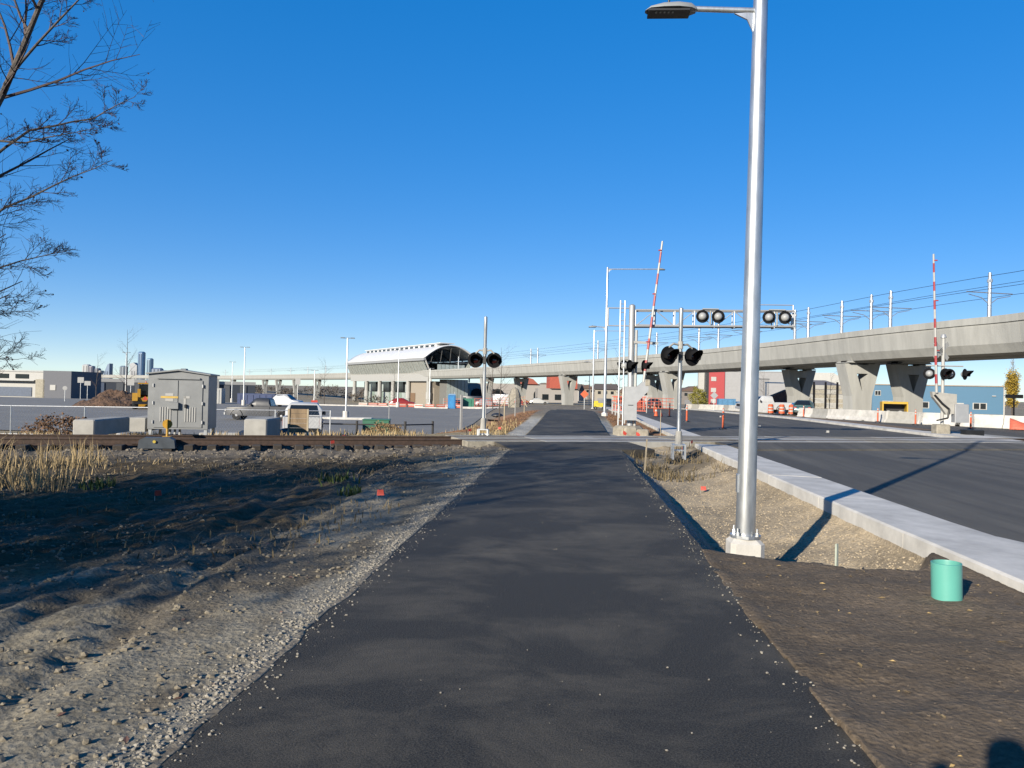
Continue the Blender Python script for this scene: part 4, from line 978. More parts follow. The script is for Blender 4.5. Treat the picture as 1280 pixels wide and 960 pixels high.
# chain-link style fence with pipe rails behind the cabinet
def pipe_fence(label, pts, h=1.5):
    o0 = pts[0]; t = thing('pipe_fence', label, 'fence', (o0[0], o0[1], gz(*o0)), 0)
    bz = gz(*o0)
    for (x_, y_) in pts:
        mb = MB(); mb.tube((x_-o0[0], y_-o0[1], gz(x_, y_)-bz-.2), (x_-o0[0], y_-o0[1], gz(x_, y_)-bz+h), .03, n=6); mb.build('post', M_galv, t)
    for a, b_ in zip(pts[:-1], pts[1:]):
        for hh in (h-.03, .12):
            mb = MB(); mb.tube((a[0]-o0[0], a[1]-o0[1], gz(*a)-bz+hh), (b_[0]-o0[0], b_[1]-o0[1], gz(*b_)-bz+hh), .02, n=5); mb.build('rail', M_galv, t)
        # woven wires, every 12 cm
        mb = MB(); Lg = math.hypot(b_[0]-a[0], b_[1]-a[1]); nw = int(Lg/.16); za, zb_ = gz(*a)-bz, gz(*b_)-bz
        for i in range(nw):
            for s in (0, 1):
                f0 = i/nw; f1 = min(1, f0+.9/Lg) if s else max(0, f0-.9/Lg)
                q = lambda f, z: (a[0]-o0[0]+(b_[0]-a[0])*f, a[1]-o0[1]+(b_[1]-a[1])*f, za+(zb_-za)*f+z)
                mb.tube(q(f0, .1), q(f1, h-.05), .0022, n=3, caps=False)
        mb.build('wire_mesh', M_galv, t)
pipe_fence('galvanised chain link fence with pipe rails left of the signal cabinet', [(-40, 37.5), (-36, 37), (-32, 36.5), (-28, 36.2), (-24, 36), (-20.5, 36)], 1.55)
pipe_fence('short chain link fence panel in front of the dark pickup', [(-18.5, 38), (-15.3, 38.4), (-12.6, 39)], 1.5)

# ------------------------------------------------------------------ small roadside things
def stake(label, x, y, h, m_=M_palewood, ribbon=True, lean=0, wd=.035):
    z = gz(x, y) if not (PX0 < x < PX1) else 0
    t = thing('survey_stake', label, 'stake', (x, y, z), random.uniform(0, 3))
    mb = MB(); mb.M = Matrix.Rotation(lean, 4, 'Y'); mb.box(0, 0, -.15, wd, wd*.55, h+.15, taper=.9); mb.build('stick', m_, t)
    if ribbon:
        mb = MB(); mb._add([(-.03, -.02, h-.1), (.05, -.03, h-.12), (.12, -.04, h-.2), (.07, -.02, h-.28), (-.03, -.02, h-.22)], [(0, 1, 2, 3, 4)]); o = mb.build('ribbon', M_flag, t); so = o.modifiers.new('t', 'SOLIDIFY'); so.thickness = .008
    return t
stake('thin pale stake standing in the gravel ditch beside the lamp footing', 2.62, 7.85, .62, mat('pvc_pale', (.55, .60, .50), .6), False)
stake('thin wooden stake beside the path edge before the rail slabs', 1.72, 18.6, .75, M_palewood, False, .05)
stake('tall pale stake with red ribbon by the cantilever foundation', 3.25, 29.2, 1.1, M_palewood, True)
stake('short stake with orange ribbon in front of the cantilever foundation', 1.85, 28.8, .45)
stake('short stake with red ribbon leaning by the cantilever foundation', 2.35, 28.9, .4, lean=.2)
for i, (x_, y_, h_, lb) in enumerate(((-4.6, 40, 1.2, 'white stake with orange ribbon on the mulch berm'), (-3.9, 43, 1.1, 'wooden stake planted midway along the mulch berm'), (-3.6, 47, 1.1, 'pale stake further up the mulch berm'), (-3.3, 51, 1.2, 'stake near the crest of the mulch berm'), (-5.6, 38, 1.9, 'tall white marker post at the edge of the mulch berm'))):
    stake(lb, x_, y_, h_, M_palewood if i % 2 else M_white, i in (0, 2), wd=.05 if i < 4 else .12)
stake('white survey lath standing in the lot behind the transformer', -13.9, 57, 1.7, M_white, False, wd=.06)
def pinflag(label, x, y, h=.12):
    t = thing('pin_flag', label, 'flag', (x, y, gz(x, y)), random.uniform(-.8, .8))
    mb = MB(); mb.tube((0, 0, -.1), (0, 0, h), .004, n=4); mb.build('wire', M_galv, t)
    mb = MB(); mb._add([(0, 0, h), (.10, .02, h+.01), (.11, .03, h-.07), (0, 0, h-.08)], [(0, 1, 2, 3)]); o = mb.build('flag', M_flag, t); so = o.modifiers.new('t', 'SOLIDIFY'); so.thickness = .006
for lb, x_, y_ in (('red pin flag in the rutted dirt near the dry grass', -6.2, 11.0), ('red pin flag lying low by the gravel shoulder of the path', -2.75, 10.7), ('red pin flag in the gravel ditch bottom', 2.62, 16.0), ('red pin flag beside the hooded signal mast base', 3.1, 22.3), ('red pin flag between mast base and kerb end', 3.45, 23.0), ('red pin flag left of the path mast base', -3.6, 26.2), ('red pin flag by the rail in front of the transformer', -7.2, 23.5), ('red pin flag on the near rail ballast', -6.6, 20.5), ('red pin flag on the bank beside the far path', -2.7, 27.5)):
    pinflag(lb, x_, y_, .16 if y_ < 20 else .3)
# teal pipe stub
t = thing('pipe_stub', 'short turquoise plastic pipe stub standing in the brown soil', 'pipe', (2.96, 6.33, gz(2.96, 6.33)), 0)
tl = mat('turquoise_pvc', (.16, .55, .46), .4, var=.04)
mb = MB(); mb.lathe([(.110, -.12), (.110, .272), (.102, .274), (.100, .26), (.100, -.12)], (0, 0, 0), (-.03, 0, 1), 36); mb.build('pipe_wall', tl, t, True)
# barrels, cones, delineators
def barrel(label, x, y):
    t = thing('traffic_barrel', label, 'traffic barrel', (x, y, bh(x, y)+.03), 0, 'traffic barrels across the road')
    seg = [(.30, 0, .1, 2), (.29, .1, .32, 0), (.285, .32, .45, 1), (.275, .45, .62, 0), (.27, .62, .75, 1), (.26, .75, .95, 0), (.2, .95, 1.02, 0)]
    for r_, z0_, z1_, k_ in seg:
        mb = MB(); mb.lathe([(r_, z0_), (r_+.006, z0_+.02), (r_, z1_)], (0, 0, 0), (0, 0, 1), 14); mb.build('band' if k_ != 2 else 'rubber_ring', (M_orange, M_white, M_black)[k_], t)
barrel('orange and white traffic barrel beside the white work pickup', 20.3, 81.5); barrel('orange and white traffic barrel, middle of three across the road', 20.9, 79.5); barrel('orange and white traffic barrel right beside the teal hatchback', 21.3, 77.5)
def delin(label, x, y, h=1.0):
    t = thing('delineator_post', label, 'delineator', (x, y, bh(x, y)-.02), 0, 'delineator posts on the road')
    mb = MB(); mb.lathe([(.2, 0), (.2, .04), (.07, .08)], (0, 0, 0), (0, 0, 1), 8); mb.build('foot', M_black, t)
    mb = MB(); mb.lathe([(.055, .06), (.05, h), (.02, h+.02)], (0, 0, 0), (0, 0, 1), 10); mb.build('tube', M_orange, t)
    for z in (h-.3, h-.12):
        mb = MB(); mb.lathe([(.056, z), (.056, z+.1)], (0, 0, 0), (0, 0, 1), 10); mb.build('reflective_band', M_white, t)
for lb, x_, y_ in (('orange delineator post in the road just past the rail crossing', 7.3, 38.4), ('orange delineator post, second past the crossing on the road', 6.85, 47.5), ('orange delineator post, third past the crossing on the road', 7.1, 58), ('orange delineator post, fourth past the crossing on the road', 7.4, 72), ('orange delineator post in front of the pale barrier wall by the blue building', 23.4, 47.5), ('orange delineator post at the barrier wall between gate and yellow trailer', 22.6, 53), ('orange delineator post at the barrier wall by the yellow trailer', 21.7, 57), ('orange delineator post beside the teal hatchback', 20.0, 69)):
    delin(lb, x_, y_)
def cone(label, x, y):
    t = thing('traffic_cone', label, 'traffic cone', (x, y, bh(x, y)), 0)
    mb = MB(); mb.bbox(0, 0, 0, .36, .36, .04, .02); mb.build('foot', M_black, t)
    mb = MB(); mb.lathe([(.15, .04), (.03, .7)], (0, 0, 0), (0, 0, 1), 12); c = mb.build('cone_body', M_orange, t)
    mb = MB(); mb.lathe([(.095, .38), (.075, .5)], (0, 0, 0), (0, 0, 1), 12); mb.build('band', M_white, c)
cone('traffic cone on the road by the second delineator', 6.0, 57); cone('traffic cone far along the road under the viaduct', 7, 95)
# concrete barriers
bprof = [(-.3, 0), (.3, 0), (.3, .08), (.16, .3), (.09, .82), (-.09, .82), (-.16, .3), (-.3, .08)]
mb = MB(); mb.prism(bprof, -1.48, 1.48); bo = mb.build('concrete_barrier', M_conc_new); bw = bo.data
mb = MB(); mb.prism(bprof, -1.48, 1.48); b2 = mb.build('concrete_barrier', M_conc); b2d = b2.data; bpy.data.objects.remove(b2)
wl = [(31, 45.5), (27, 51), (22.6, 57.6), (20.6, 68), (20.2, 69.5)]
wl2 = [(23.6, 84), (23.4, 95), (22, 115), (18.5, 130)]
def run(pts):
    out = []
    for a, b_ in zip(pts[:-1], pts[1:]):
        a, b_ = Vector(a), Vector(b_); L_ = (b_-a).length; n_ = max(1, round(L_/3.02)); d = (b_-a)/n_
        for i in range(n_): c = a+d*(i+.5); out.append((c.x, c.y, math.atan2(d.y, d.x)+math.pi/2))
    return out
used = False; bi = 0
for rn, lab in ((wl, 'pale concrete barrier in the wall line before the blue building'), (wl2, 'concrete barrier in the line along the far road side before the red building')):
    for (x_, y_, a) in run(rn):
        o = bo if not used else bo.copy()
        if used: col.objects.link(o); o.data = bw if (bi % 4) else b2d
        used = True; bi += 1
        o.location = (x_, y_, bh(x_, y_)-.03); o.rotation_euler = (0, 0, a); tag(o, lab, 'barrier', lab.split(' in ')[0]+' row '+('by the blue building' if rn is wl else 'by the red building'))
# orange netting heap
mb = MB(); vs = []; fs = []; n_ = 14
for j in range(n_):
    for i in range(24):
        u = i/23; v = j/(n_-1); vs.append((u*5.2, v*1.3-.6, .55*math.sin(math.pi*min(1, v*1.1))*(1-.35*u)*(1+.25*math.sin(u*17+v*5))+.03*random.random()-.02))
for j in range(n_-1):
    for i in range(23): q = j*24+i; fs.append((q, q+1, q+25, q+24))
mb._add(vs, fs); o = mb.build('orange_netting', mat('netting_orange', (.72, .16, .09), .7, var=.25, scale=14), None, True); so = o.modifiers.new('t', 'SOLIDIFY'); so.thickness = .01
o.location = (26.2, 48.6, 0.01); o.rotation_euler = (0, 0, R(-30)); tag(o, 'heap of orange safety netting slumped against the barrier', 'netting')
# yellow trailer / gate box by the pier
ye = mat('trailer_yellow', (.70, .43, .03), .5, var=.06)
x_, y_ = 29.6, 74
t = thing('yellow_trailer', 'open-fronted yellow equipment box under the viaduct', 'trailer', (x_, y_, bh(x_, y_)), R(-12))
mb = MB(); mb.bbox(0, 0, 1.35, 2.2, 1.3, .2, .03); mb.build('top', ye, t)
for s in (-1, 1):
    mb = MB(); mb.box(s*1.03, 0, .1, .12, 1.3, 1.26); mb.build('side', ye, t)
mb = MB(); mb.box(0, .6, .1, 1.93, .08, 1.24); mb.build('back', M_black, t)
for s in (-1, 1):
    mb = MB(); mb.lathe([(.28, -.06), (.28, .06)], (s*.5, -.2, .45), (0, 1, 0), 12); mb.build('drum', M_alum, t)

# ------------------------------------------------------------------ buildings to the right
def bldg(name, label, x, y, rz, z=None): return thing(name, label, 'building', (x, y, bh(x, y) if z is None else z), rz)
def part(t, nm, m_, cx, cy, z0, sx, sy, sz, parent=None):
    mb = MB(); mb.box(cx, cy, z0, sx, sy, sz); return mb.build(nm, m_, parent or t)
def window(t, cx, yf, z0, sx, sz, frame=M_white):
    fr = part(t, 'window', frame, cx, yf-.04, z0, sx, .1, sz)
    part(t, 'pane', M_glass, cx-sx*.23, yf-.07, z0+.12, sx*.38, .08, sz-.24, fr); part(t, 'pane', M_glass, cx+sx*.23, yf-.07, z0+.12, sx*.38, .08, sz-.24, fr)
    return fr
blue = mat('blue_siding', (.065, .205, .35), .6, var=.05, scale=2, stretch=(1, 1, 8))
t = bldg('blue_warehouse', 'long bright blue flat-roofed warehouse behind the barrier wall', 76.2, 169, R(-16))
W = 24.6
part(t, 'wall', blue, 0, 5, -.5, W, 10, 6.4); rf = part(t, 'roof', mat('roof_tan', (.42, .35, .29), .7), 0, 5, 5.9, W+.4, 10.4, .22)
part(t, 'vent', M_alum, -3, 5, 6.12, .3, .3, 1.6, rf)
for cx in (-9, -2.6, 8): window(t, cx, 0, 1.1, 2.6, 1.4)
for cx in (3.6,): 
    d_ = part(t, 'door', M_white, cx, -.05, 0, 3.0, .12, 2.4); part(t, 'door_pane', mat('door_brown', (.10, .06, .05), .5), cx-.65, -.09, .15, .9, .1, 2.0, d_); part(t, 'door_pane', MATS['door_brown'], cx+.65, -.09, .15, .9, .1, 2.0, d_)
window(t, -11.2, 0, 3.6, 1.2, 1.1)
for cx in (-7, 1.5, 10.5): part(t, 'wall_lamp', M_alum, cx, -.15, 3.9, .7, .3, .18)
part(t, 'corner_trim', M_white, W/2+.02, -.02, -.4, .25, .25, 6.2)
part(t, 'base_strip', mat('grey_base', (.3, .31, .31), .8), 0, -.06, -.5, W, .12, .7)
t = bldg('low_warehouse', 'low beige shed with striped wall beside the blue warehouse', 57.2, 178, R(-16)); be = mat('beige_siding', (.42, .41, .36), .7, var=.05)
part(t, 'wall', be, 0, 4, -.5, 10, 8, 5.8); part(t, 'roof', M_alum, 0, 4, 5.3, 10.4, 8.4, .2); part(t, 'stripe', mat('tan_band', (.36, .28, .16), .7), 0, -.05, 2.6, 10, .1, .8)
part(t, 'door', M_white, 1.5, -.06, -.3, 2.4, .12, 2.6)
t = bldg('red_grey_building', 'grey metal building with a red windowed corner tower beyond the road', 44.0, 205, R(-6)); mg = mat('grey_cladding', (.46, .46, .47), .6, .2, var=.04, scale=1.5)
part(t, 'wall', mg, 3.2, 8, -.8, 16, 16, 10.4); part(t, 'roof_edge', M_alum, 3.2, 8, 9.6, 16.3, 16.3, .2)
red = mat('red_panel', (.52, .045, .05), .55, var=.04)
tw = part(t, 'tower', red, -6.8, 7.8, -.8, 4.0, 16.2, 11.2)
for k in range(3): part(t, 'window', M_white, -7.6, -.36, 1.2+2.9*k, 1.3, .12, 1.1, tw)
part(t, 'dark_edge', M_black, -9.15, 7.7, -.8, .7, 16, 11.3); part(t, 'white_edge', M_white, -10.4, 7.6, 3.8, 1.6, 4, 6.6)
part(t, 'bay_door', mat('bay_grey', (.36, .36, .37), .6, .2), 4.2, -.05, -.5, 4.2, .12, 8.2); part(t, 'door_frame', M_black, 4.2, -.03, 7.72, 4.5, .14, .16)
# yellow containers and blue bins
def boxy(name, cat, label, x, y, rz, sx, sy, sz, m_, ribs=True):
    t = thing(name, label, cat, (x, y, bh(x, y)), rz); part(t, 'body', m_, 0, 0, 0, sx, sy, sz)
    n_ = max(2, int(sx/.8))
    if ribs:
        for i in range(n_): part(t, 'rib', m_, -sx/2+sx*(i+.5)/n_, -sy/2-.03, .1, .12, .07, sz-.25)
    part(t, 'lid', m_, 0, 0, sz, sx+.06, sy+.06, .06); return t
pyl = mat('container_cream', (.50, .45, .22), .7, var=.06)
boxy('container', 'container', 'cream yellow container in front of the grey metal building', 39.8, 178, R(-6), 4, 3, 3, pyl); boxy('container', 'container', 'cream yellow container near the bay door of the grey building', 49, 183, R(-6), 4.5, 3, 3.4, pyl)
bb = mat('bin_blue', (.03, .20, .48), .5, var=.06)
boxy('dumpster', 'dumpster', 'blue dumpster behind the barriers near the red tower', 20.6+5.2, 120, 0, 2, 1.5, 1.3, bb); boxy('dumpster', 'dumpster', 'small blue bin beside the striped barrels', 24.0, 90, 0, 1.6, 1.4, 1.2, bb)
boxy('dumpster', 'dumpster', 'blue tarped bin left of the blue dumpster', 23.6, 122, 0, 2.6, 1.6, 1.7, mat('tarp_blue', (.10, .30, .55), .6))
# block storage rack between piers
x_, y_ = 43.2, 136
t = thing('block_rack', 'tall rack of pale stacked blocks between dark posts under the viaduct', 'rack', (x_, y_, bh(x_, y_)), R(-10)); t.scale = (1.17, 1.17, 1.17)
for i in range(5):
    part(t, 'post', M_hood, -3.4+1.6*i, -.4, 0, .22, .5, 4.4)
for i in range(4):
    for k in range(6): part(t, 'block', M_conc_dirty if (i+k) % 3 else M_conc, -2.6+1.6*i, 0, .02+.66*k, 1.25, 1.0, .6)
t = bldg('tarp_shed', 'white and navy gabled shed behind the block rack', 50.5, 155, R(-14)); nv = mat('navy_sheet', (.04, .05, .10), .6)
mb = MB(); mb.prism([(-4, 0), (4, 0), (4, 5.0), (0, 7.6), (-4, 7.6)], 0, 6); mb.build('wall', M_white, t)
mb = MB(); mb.prism([(-4, 3.2), (4, 3.2), (4, 4.4), (-1.5, 6.1), (-4, 6.1)], -.12, -.01); mb.build('navy_sheet', nv, t)
part(t, 'pole', M_alum, -5, 1, 0, .3, .3, 7.4)
x_, y_ = 27.0, 126
t = thing('brick_pile', 'rust brown heap of bricks under a grey frame beyond the barrels', 'brick pile', (x_+6.0, y_+2, bh(x_, y_)))
rb = mat('brick_red', (.26, .10, .07), .9, var=.3, scale=3)
mb = MB(); mb.prism([(-2.6, 0), (2.6, 0), (2.6, 3.2), (1.2, 3.5), (-2.4, 1.9)], -1, 1); mb.build('stack', rb, t)
for s in (-1, 1): part(t, 'frame_post', M_galv, s*2.2, -1.1, 0, .15, .15, 4.6)
part(t, 'frame_beam', M_galv, 0, -1.1, 4.45, 4.7, .2, .2)
# dark T sign near blue building
def sign(label, x, y, h, sx, sz, m_, rz=0, shape='box', post=M_galv, z=None):
    t = thing('road_sign', label, 'sign', (x, y, bh(x, y) if z is None else z), rz)
    mb = MB(); mb.tube((0, 0, -.2), (0, 0, h), .035 if sx < 1.5 else .12, n=8); mb.build('post', post, t)
    mb = MB()
    if shape == 'box': mb.box(0, -.06, h-sz, sx, .03, sz)
    elif shape == 'diamond': mb.prism([(0, h-sz), (sx/2, h-sz/2), (0, h), (-sx/2, h-sz/2)], -.07, -.04)
    else: mb.lathe([(sx/2, -.015), (sx/2, .015)], (0, -.06, h-sz/2), (0, 1, 0), 20)
    mb.build('panel', m_, t); return t
sign('dark flat sign on a single post at the corner of the blue warehouse', 66.3, 122, 3.4, 2.6, .55, M_hood, 0, 'box', M_hood)
sign('diamond road sign seen from behind at the far road side', 14.9+2.2, 96, 2.4, .95, .95, M_alum, 0, 'diamond')
sign('round white sign beside the lot road at the white warehouse', -71, 102, 2.2, .6, .6, M_white, R(20), 'round')
sign('square white sign in front of the grey entrance block', -79.5, 118, 3.6, .9, .9, M_white, R(20))
sign('white sign leaning by the dark warehouse', -77.0, 116, 3.0, .9, .7, M_white, R(20))
sign('white parking sign beside the soil heap', -62, 103, 3.4, .9, .9, M_white, R(20))
sign('red and white panel sign on a post in the lot', -19.0, 55, 2.0, .45, .4, M_flag, R(20))
sign('white lot sign near the white car', -43.5, 118, 4.2, .8, 1.0, M_white, R(15))

# ------------------------------------------------------------------ buildings to the left
t = bldg('white_warehouse', 'white flat-roofed warehouse with a grey entrance block', -116, 150, R(8))
part(t, 'wall', M_white, -4, 6, -.5, 22, 12, 5.8); part(t, 'roof_edge', M_cab, -4, 6, 5.3, 22.3, 12.3, .3)
part(t, 'canopy', M_cab, -5, -.6, 3.4, 20, 1.2, .2); part(t, 'loading_bay', mat('slate_blue', (.13, .17, .25), .7), -4.5, -.06, .2, 17, .12, 1.9)
gb = mat('slate_grey', (.15, .16, .19), .7, var=.06)
part(t, 'entrance_block', gb, 9.8, 5, -.5, 5.6, 13, 6.1); part(t, 'stone_column', mat('cream_col', (.5, .46, .36), .8), 6.4, -1.2, -.4, 1.8, .6, 4.2); part(t, 'sign_board', M_white, 9.0, -1.56, 1.6, 1.1, .1, 1.1)
for k in range(4): part(t, 'window', M_glass, -10+4*k, -.07, 3.9, 2.6, .12, .9)
t = bldg('dark_warehouse', 'long dark slate warehouse under the far viaduct with white roof band', -124, 200, R(33))
part(t, 'wall', mat('slate_navy', (.06, .075, .10), .7, var=.08), 8, 5, -.8, 56, 10, 5.6); part(t, 'roof_band', M_white, 8, 5, 4.8, 56.2, 10.2, .9)
for k in range(12): part(t, 'pilaster', mat('pilaster_grey', (.17, .18, .19), .7) if k % 3 else MATS['slate_blue'], -18+4.6*k, -.1, -.6, 1.7, .2, 5.2)
part(t, 'tall_block', M_white, 24, -.4, 2.2, 3.6, 1, 4.0)
# downtown skyline, five kilometres away
towers = [(79, 10, 454, 'pale office tower, left end of the distant skyline', (.55, .56, .58)), (86.5, 5, 456, 'mauve tower beside the pale one on the skyline', (.36, .35, .42)), (94.5, 5, 459, 'low grey tower in the distant skyline', (.30, .33, .40)), (108, 9, 453, 'blue wedge-topped tower on the distant skyline', (.12, .21, .36)),
          (130, 9, 456, 'dark rounded tower on the distant skyline', (.20, .26, .33)), (145, 10, 452, 'grey tower with pitched top on the distant skyline', (.36, .38, .42)), (154, 7.5, 438, 'tallest blue glass tower on the distant skyline', (.10, .22, .42)), (165.5, 6.5, 446.5, 'second tallest pale blue tower on the distant skyline', (.22, .38, .55)), (99, 4, 462, 'small cream block low on the distant skyline', (.5, .48, .45)), (176, 14, 459, 'low blue block right of the glass towers', (.16, .22, .34)), (187, 12, 462, 'low navy block at the right end of the skyline', (.12, .16, .27))]
for i, (px_, wpx, top, lb, c_) in enumerate(towers):
    Y_ = 5000; X_ = -math.tan(math.atan((640-px_)/960)+yaw)*Y_
    X_ = (px_-718)/960*Y_*1.0
    dep = Y_; hz_ = 491+(px_-718)*.0227
    h_ = (hz_-top)/960*dep*1.02; wd = wpx/960*dep
    t = thing('office_tower', lb, 'tower', (X_, Y_, 1)); m_ = mat('tower_%d' % i, c_, .4, var=.05, scale=.01)
    if i == 3:
        mb = MB(); mb.prism([(-wd/2, 0), (wd/2, 0), (wd/2, h_), (wd*.2, h_*.95), (-wd/2, h_*.35)], -20, 20); mb.build('shaft', m_, t)
    elif i == 5:
        mb = MB(); mb.prism([(-wd/2, 0), (wd/2, 0), (wd/2, h_*.86), (0, h_), (-wd/2, h_*.93)], -20, 20); mb.build('shaft', m_, t)
    else:
        mb = MB(); mb.bbox(0, 0, 0, wd, 40, h_, min(8, wd*.18)); mb.build('shaft', m_, t)
    mg2 = mat('tower_glass_%d' % i, tuple(min(1, q*.62) for q in c_), .3, var=.05)
    for k in range(2): part(t, 'window_band', mg2, -wd*.18+wd*.36*k, -21, h_*.08, wd*.14, 2.5, h_*(.5 if i in (3, 5) else .84))
# mall with red gables and arches, houses on the rise
t = bldg('shopping_mall', 'long beige mall with arched windows and red roof gables beyond the viaduct', -31, 330, R(4)); bg_ = mat('mall_beige', (.46, .43, .40), .8, var=.05)
part(t, 'wall', bg_, 0, 8, -1, 50, 16, 9.2)
rr_ = mat('roof_red', (.42, .10, .06), .7, var=.08)
mb = MB(); mb.prism([(-4.5, 8.2), (4.5, 8.2), (2.2, 10.4), (0, 11.0), (-2.2, 10.4)], -1, 15); o = mb.build('red_gable', rr_, t); o.location = (11, 0, 0)
for k in range(5):
    mb = MB(); mb.prism([(-2.5, 0)]+[(2.5*math.cos(R(180-18*i)), 2.5+2*math.sin(R(180-18*i))) for i in range(11)]+[(2.5, 0)], -.3, -.02); o = mb.build('arched_window', M_glass, t); o.location = (-20+9*k, 0, 1.4)
t = bldg('red_roof_store', 'store with a bright red box roof beside the mall', -6.5, 305, R(8)); part(t, 'wall', bg_, 0, 6, -1, 16, 12, 6.5); part(t, 'roof', mat('roof_orange_red', (.55, .11, .06), .6), 2, 5, 5.6, 11, 12.6, 4.6)
for k in range(3): part(t, 'window', M_glass, -5+5*k, -.05, 1, 2.5, .1, 2.2)
random.seed(21)
hc = [mat('house_%d' % i, c_, .8, var=.06) for i, c_ in enumerate([(.48, .44, .36), (.36, .30, .24), (.58, .56, .52), (.30, .27, .25), (.42, .33, .22), (.5, .4, .34)])]
rc = [mat('shingle_%d' % i, c_, .9, var=.12) for i, c_ in enumerate([(.13, .11, .10), (.20, .13, .10), (.16, .16, .17), (.24, .20, .16)])]
hl = ['cream', 'brown', 'white', 'dark grey', 'tan', 'pinkish']; rl = ['charcoal', 'red-brown', 'slate', 'tan']
hi = 0
for row, (Y_, x0_, x1_, st) in enumerate(((345, 14, 66, 13), (400, -44, 84, 14), (470, -70, 100, 15), (560, -85, 120, 17), (660, -100, 140, 20))):
    xx = x0_
    while xx < x1_:
        a, c_ = hi % 6, (hi//2) % 4; sx = random.uniform(9, 12); hh = random.uniform(4.6, 6.6); Yh = Y_+random.uniform(-14, 14)
        rowtxt = ['nearest row', 'second row', 'third row', 'fourth row', 'topmost row'][row]
        t = thing('house', '%s house with %s gable roof in the %s beyond the viaduct' % (hl[a], rl[c_], rowtxt), 'house', (xx, Yh, bh(xx, Yh)), random.uniform(-.5, .5), 'houses on the far rise')
        part(t, 'wall', hc[a], 0, 0, -1, sx, 9, hh+1)
        mb = MB(); rh = random.uniform(2.2, 3.4)
        if hi % 2: mb.prism([(-sx/2-.5, hh-.1), (sx/2+.5, hh-.1), (0, hh+rh)], -5, 5)
        else: mb.M = Rz(R(90)); mb.prism([(-5.2, hh-.1), (5.2, hh-.1), (0, hh+rh)], -sx/2-.4, sx/2+.4)
        rf = mb.build('roof', rc[c_], t)
        part(t, 'chimney', hc[a], sx*.25, 1.0, hh+.3, .9, .9, rh, rf)
        for wx in (-sx*.3, 0, sx*.3): part(t, 'window', M_glass, wx, -4.55, hh-2.2, 1.3, .12, 1.3)
        part(t, 'garage_door', M_white if hi % 3 else MATS['bay_grey'], -sx*.2, -4.56, -.2, 3.6, .14, 2.2)
        hi += 1; xx += st+random.uniform(-2, 3)

# ------------------------------------------------------------------ lot lamps and works clutter
def lot_lamp(label, x, y, h):
    t = thing('lot_lamp', label, 'street lamp', (x, y, bh(x, y)+.05), R(15), 'parking lot lamps')
    mb = MB(); mb.lathe([(.28, -.2), (.28, .75)], (0, 0, 0), (0, 0, 1), 10); mb.build('concrete_base', M_conc_new, t)
    mb = MB(); mb.lathe([(.085, .7), (.06, h)], (0, 0, 0), (0, 0, 1), 8); mb.build('pole', M_galv, t, True)
    mb = MB(); mb.tube((-.45, 0, h), (.45, 0, h), .03, n=6); mb.build('arm', M_galv, t)
    for s in (-1, 1):
        mb = MB(); mb.bbox(s*.45, 0, h-.03, .4, .26, .08, .03); mb.build('luminaire', M_cab, t)
for lb, x_, y_, h_ in (('lot lamp on white base nearest the transformer fence', -21.0, 69.5, 7.5), ('lot lamp in front of the station facade', -27.2, 117, 8.8), ('lot lamp on white base behind the dark pickup', -46.5, 105, 8.2), ('slim lot lamp behind the signal cabinet roof line', -68, 148, 8), ('lot lamp standing over the soil heap', -78, 128, 8.2), ('lot lamp beside the station stair tower', -23, 121, 6.2), ('lot lamp at the viaduct left of the station', -46, 133, 6.0)):
    lot_lamp(lb, x_, y_, h_)
x_, y_ = -18.6, 116
t = thing('portable_toilet', 'bright blue portable toilet at the lot edge by the station', 'toilet', (x_, y_, bh(x_, y_)+.05), R(10)); pb = mat('toilet_blue', (.03, .25, .62), .5, var=.04)
mb = MB(); mb.bbox(0, 0, 0, 1.15, 1.15, 2.05, .05); mb.build('cabin', pb, t)
mb = MB(); mb.prism([(-.6, 2.05), (.6, 2.05), (.45, 2.25), (-.45, 2.25)], -.6, .6); mb.build('roof', mat('toilet_roof', (.25, .45, .7), .5), t)
part(t, 'door', mat('toilet_door', (.05, .32, .70), .5), 0, -.59, .12, .75, .03, 1.75); part(t, 'vent', M_white, .35, .35, 2.2, .1, .1, .35)
boxy('dumpster', 'dumpster', 'green site dumpster right of the blue portable toilet', -16.6, 119, R(8), 2.0, 1.6, 1.5, mat('bin_green', (.04, .25, .16), .6))
boxy('site_container', 'container', 'white site container at the far left of the lot', -54.5, 112, R(12), 3.2, 2.4, 2.3, M_white); boxy('site_container', 'container', 'dark blue site container beside the white one', -48.5, 114.5, R(12), 5.5, 2.4, 1.6, mat('container_navy', (.05, .08, .2), .6))
mb_o = mat('barricade_orange', (.70, .15, .08), .6, var=.1)
random.seed(5)
clut = [(-33.5+1.55*i, 119.5+random.uniform(-1, 1.5)) for i in range(11)]
for i, (x_, y_) in enumerate(clut):
    t = thing('barricade', 'orange and white plastic barricade in the row before the station', 'barricade', (x_, y_, bh(x_, y_)+.04), R(random.uniform(-10, 20)), 'barricades before the station'); t.scale = (1, .8, .62)
    mb = MB(); mb.prism(bprof, -.7, .7); mb.M = Rz(R(90)); mb.v = []; mb.f = []; mb.mi = []; mb.prism(bprof, -.7, .7); mb.build('shell', mb_o if i % 3 else M_conc_new, t)
    part(t, 'stripe', M_white if i % 3 else mb_o, 0, -.2, .42, 1.2, .06, .2)
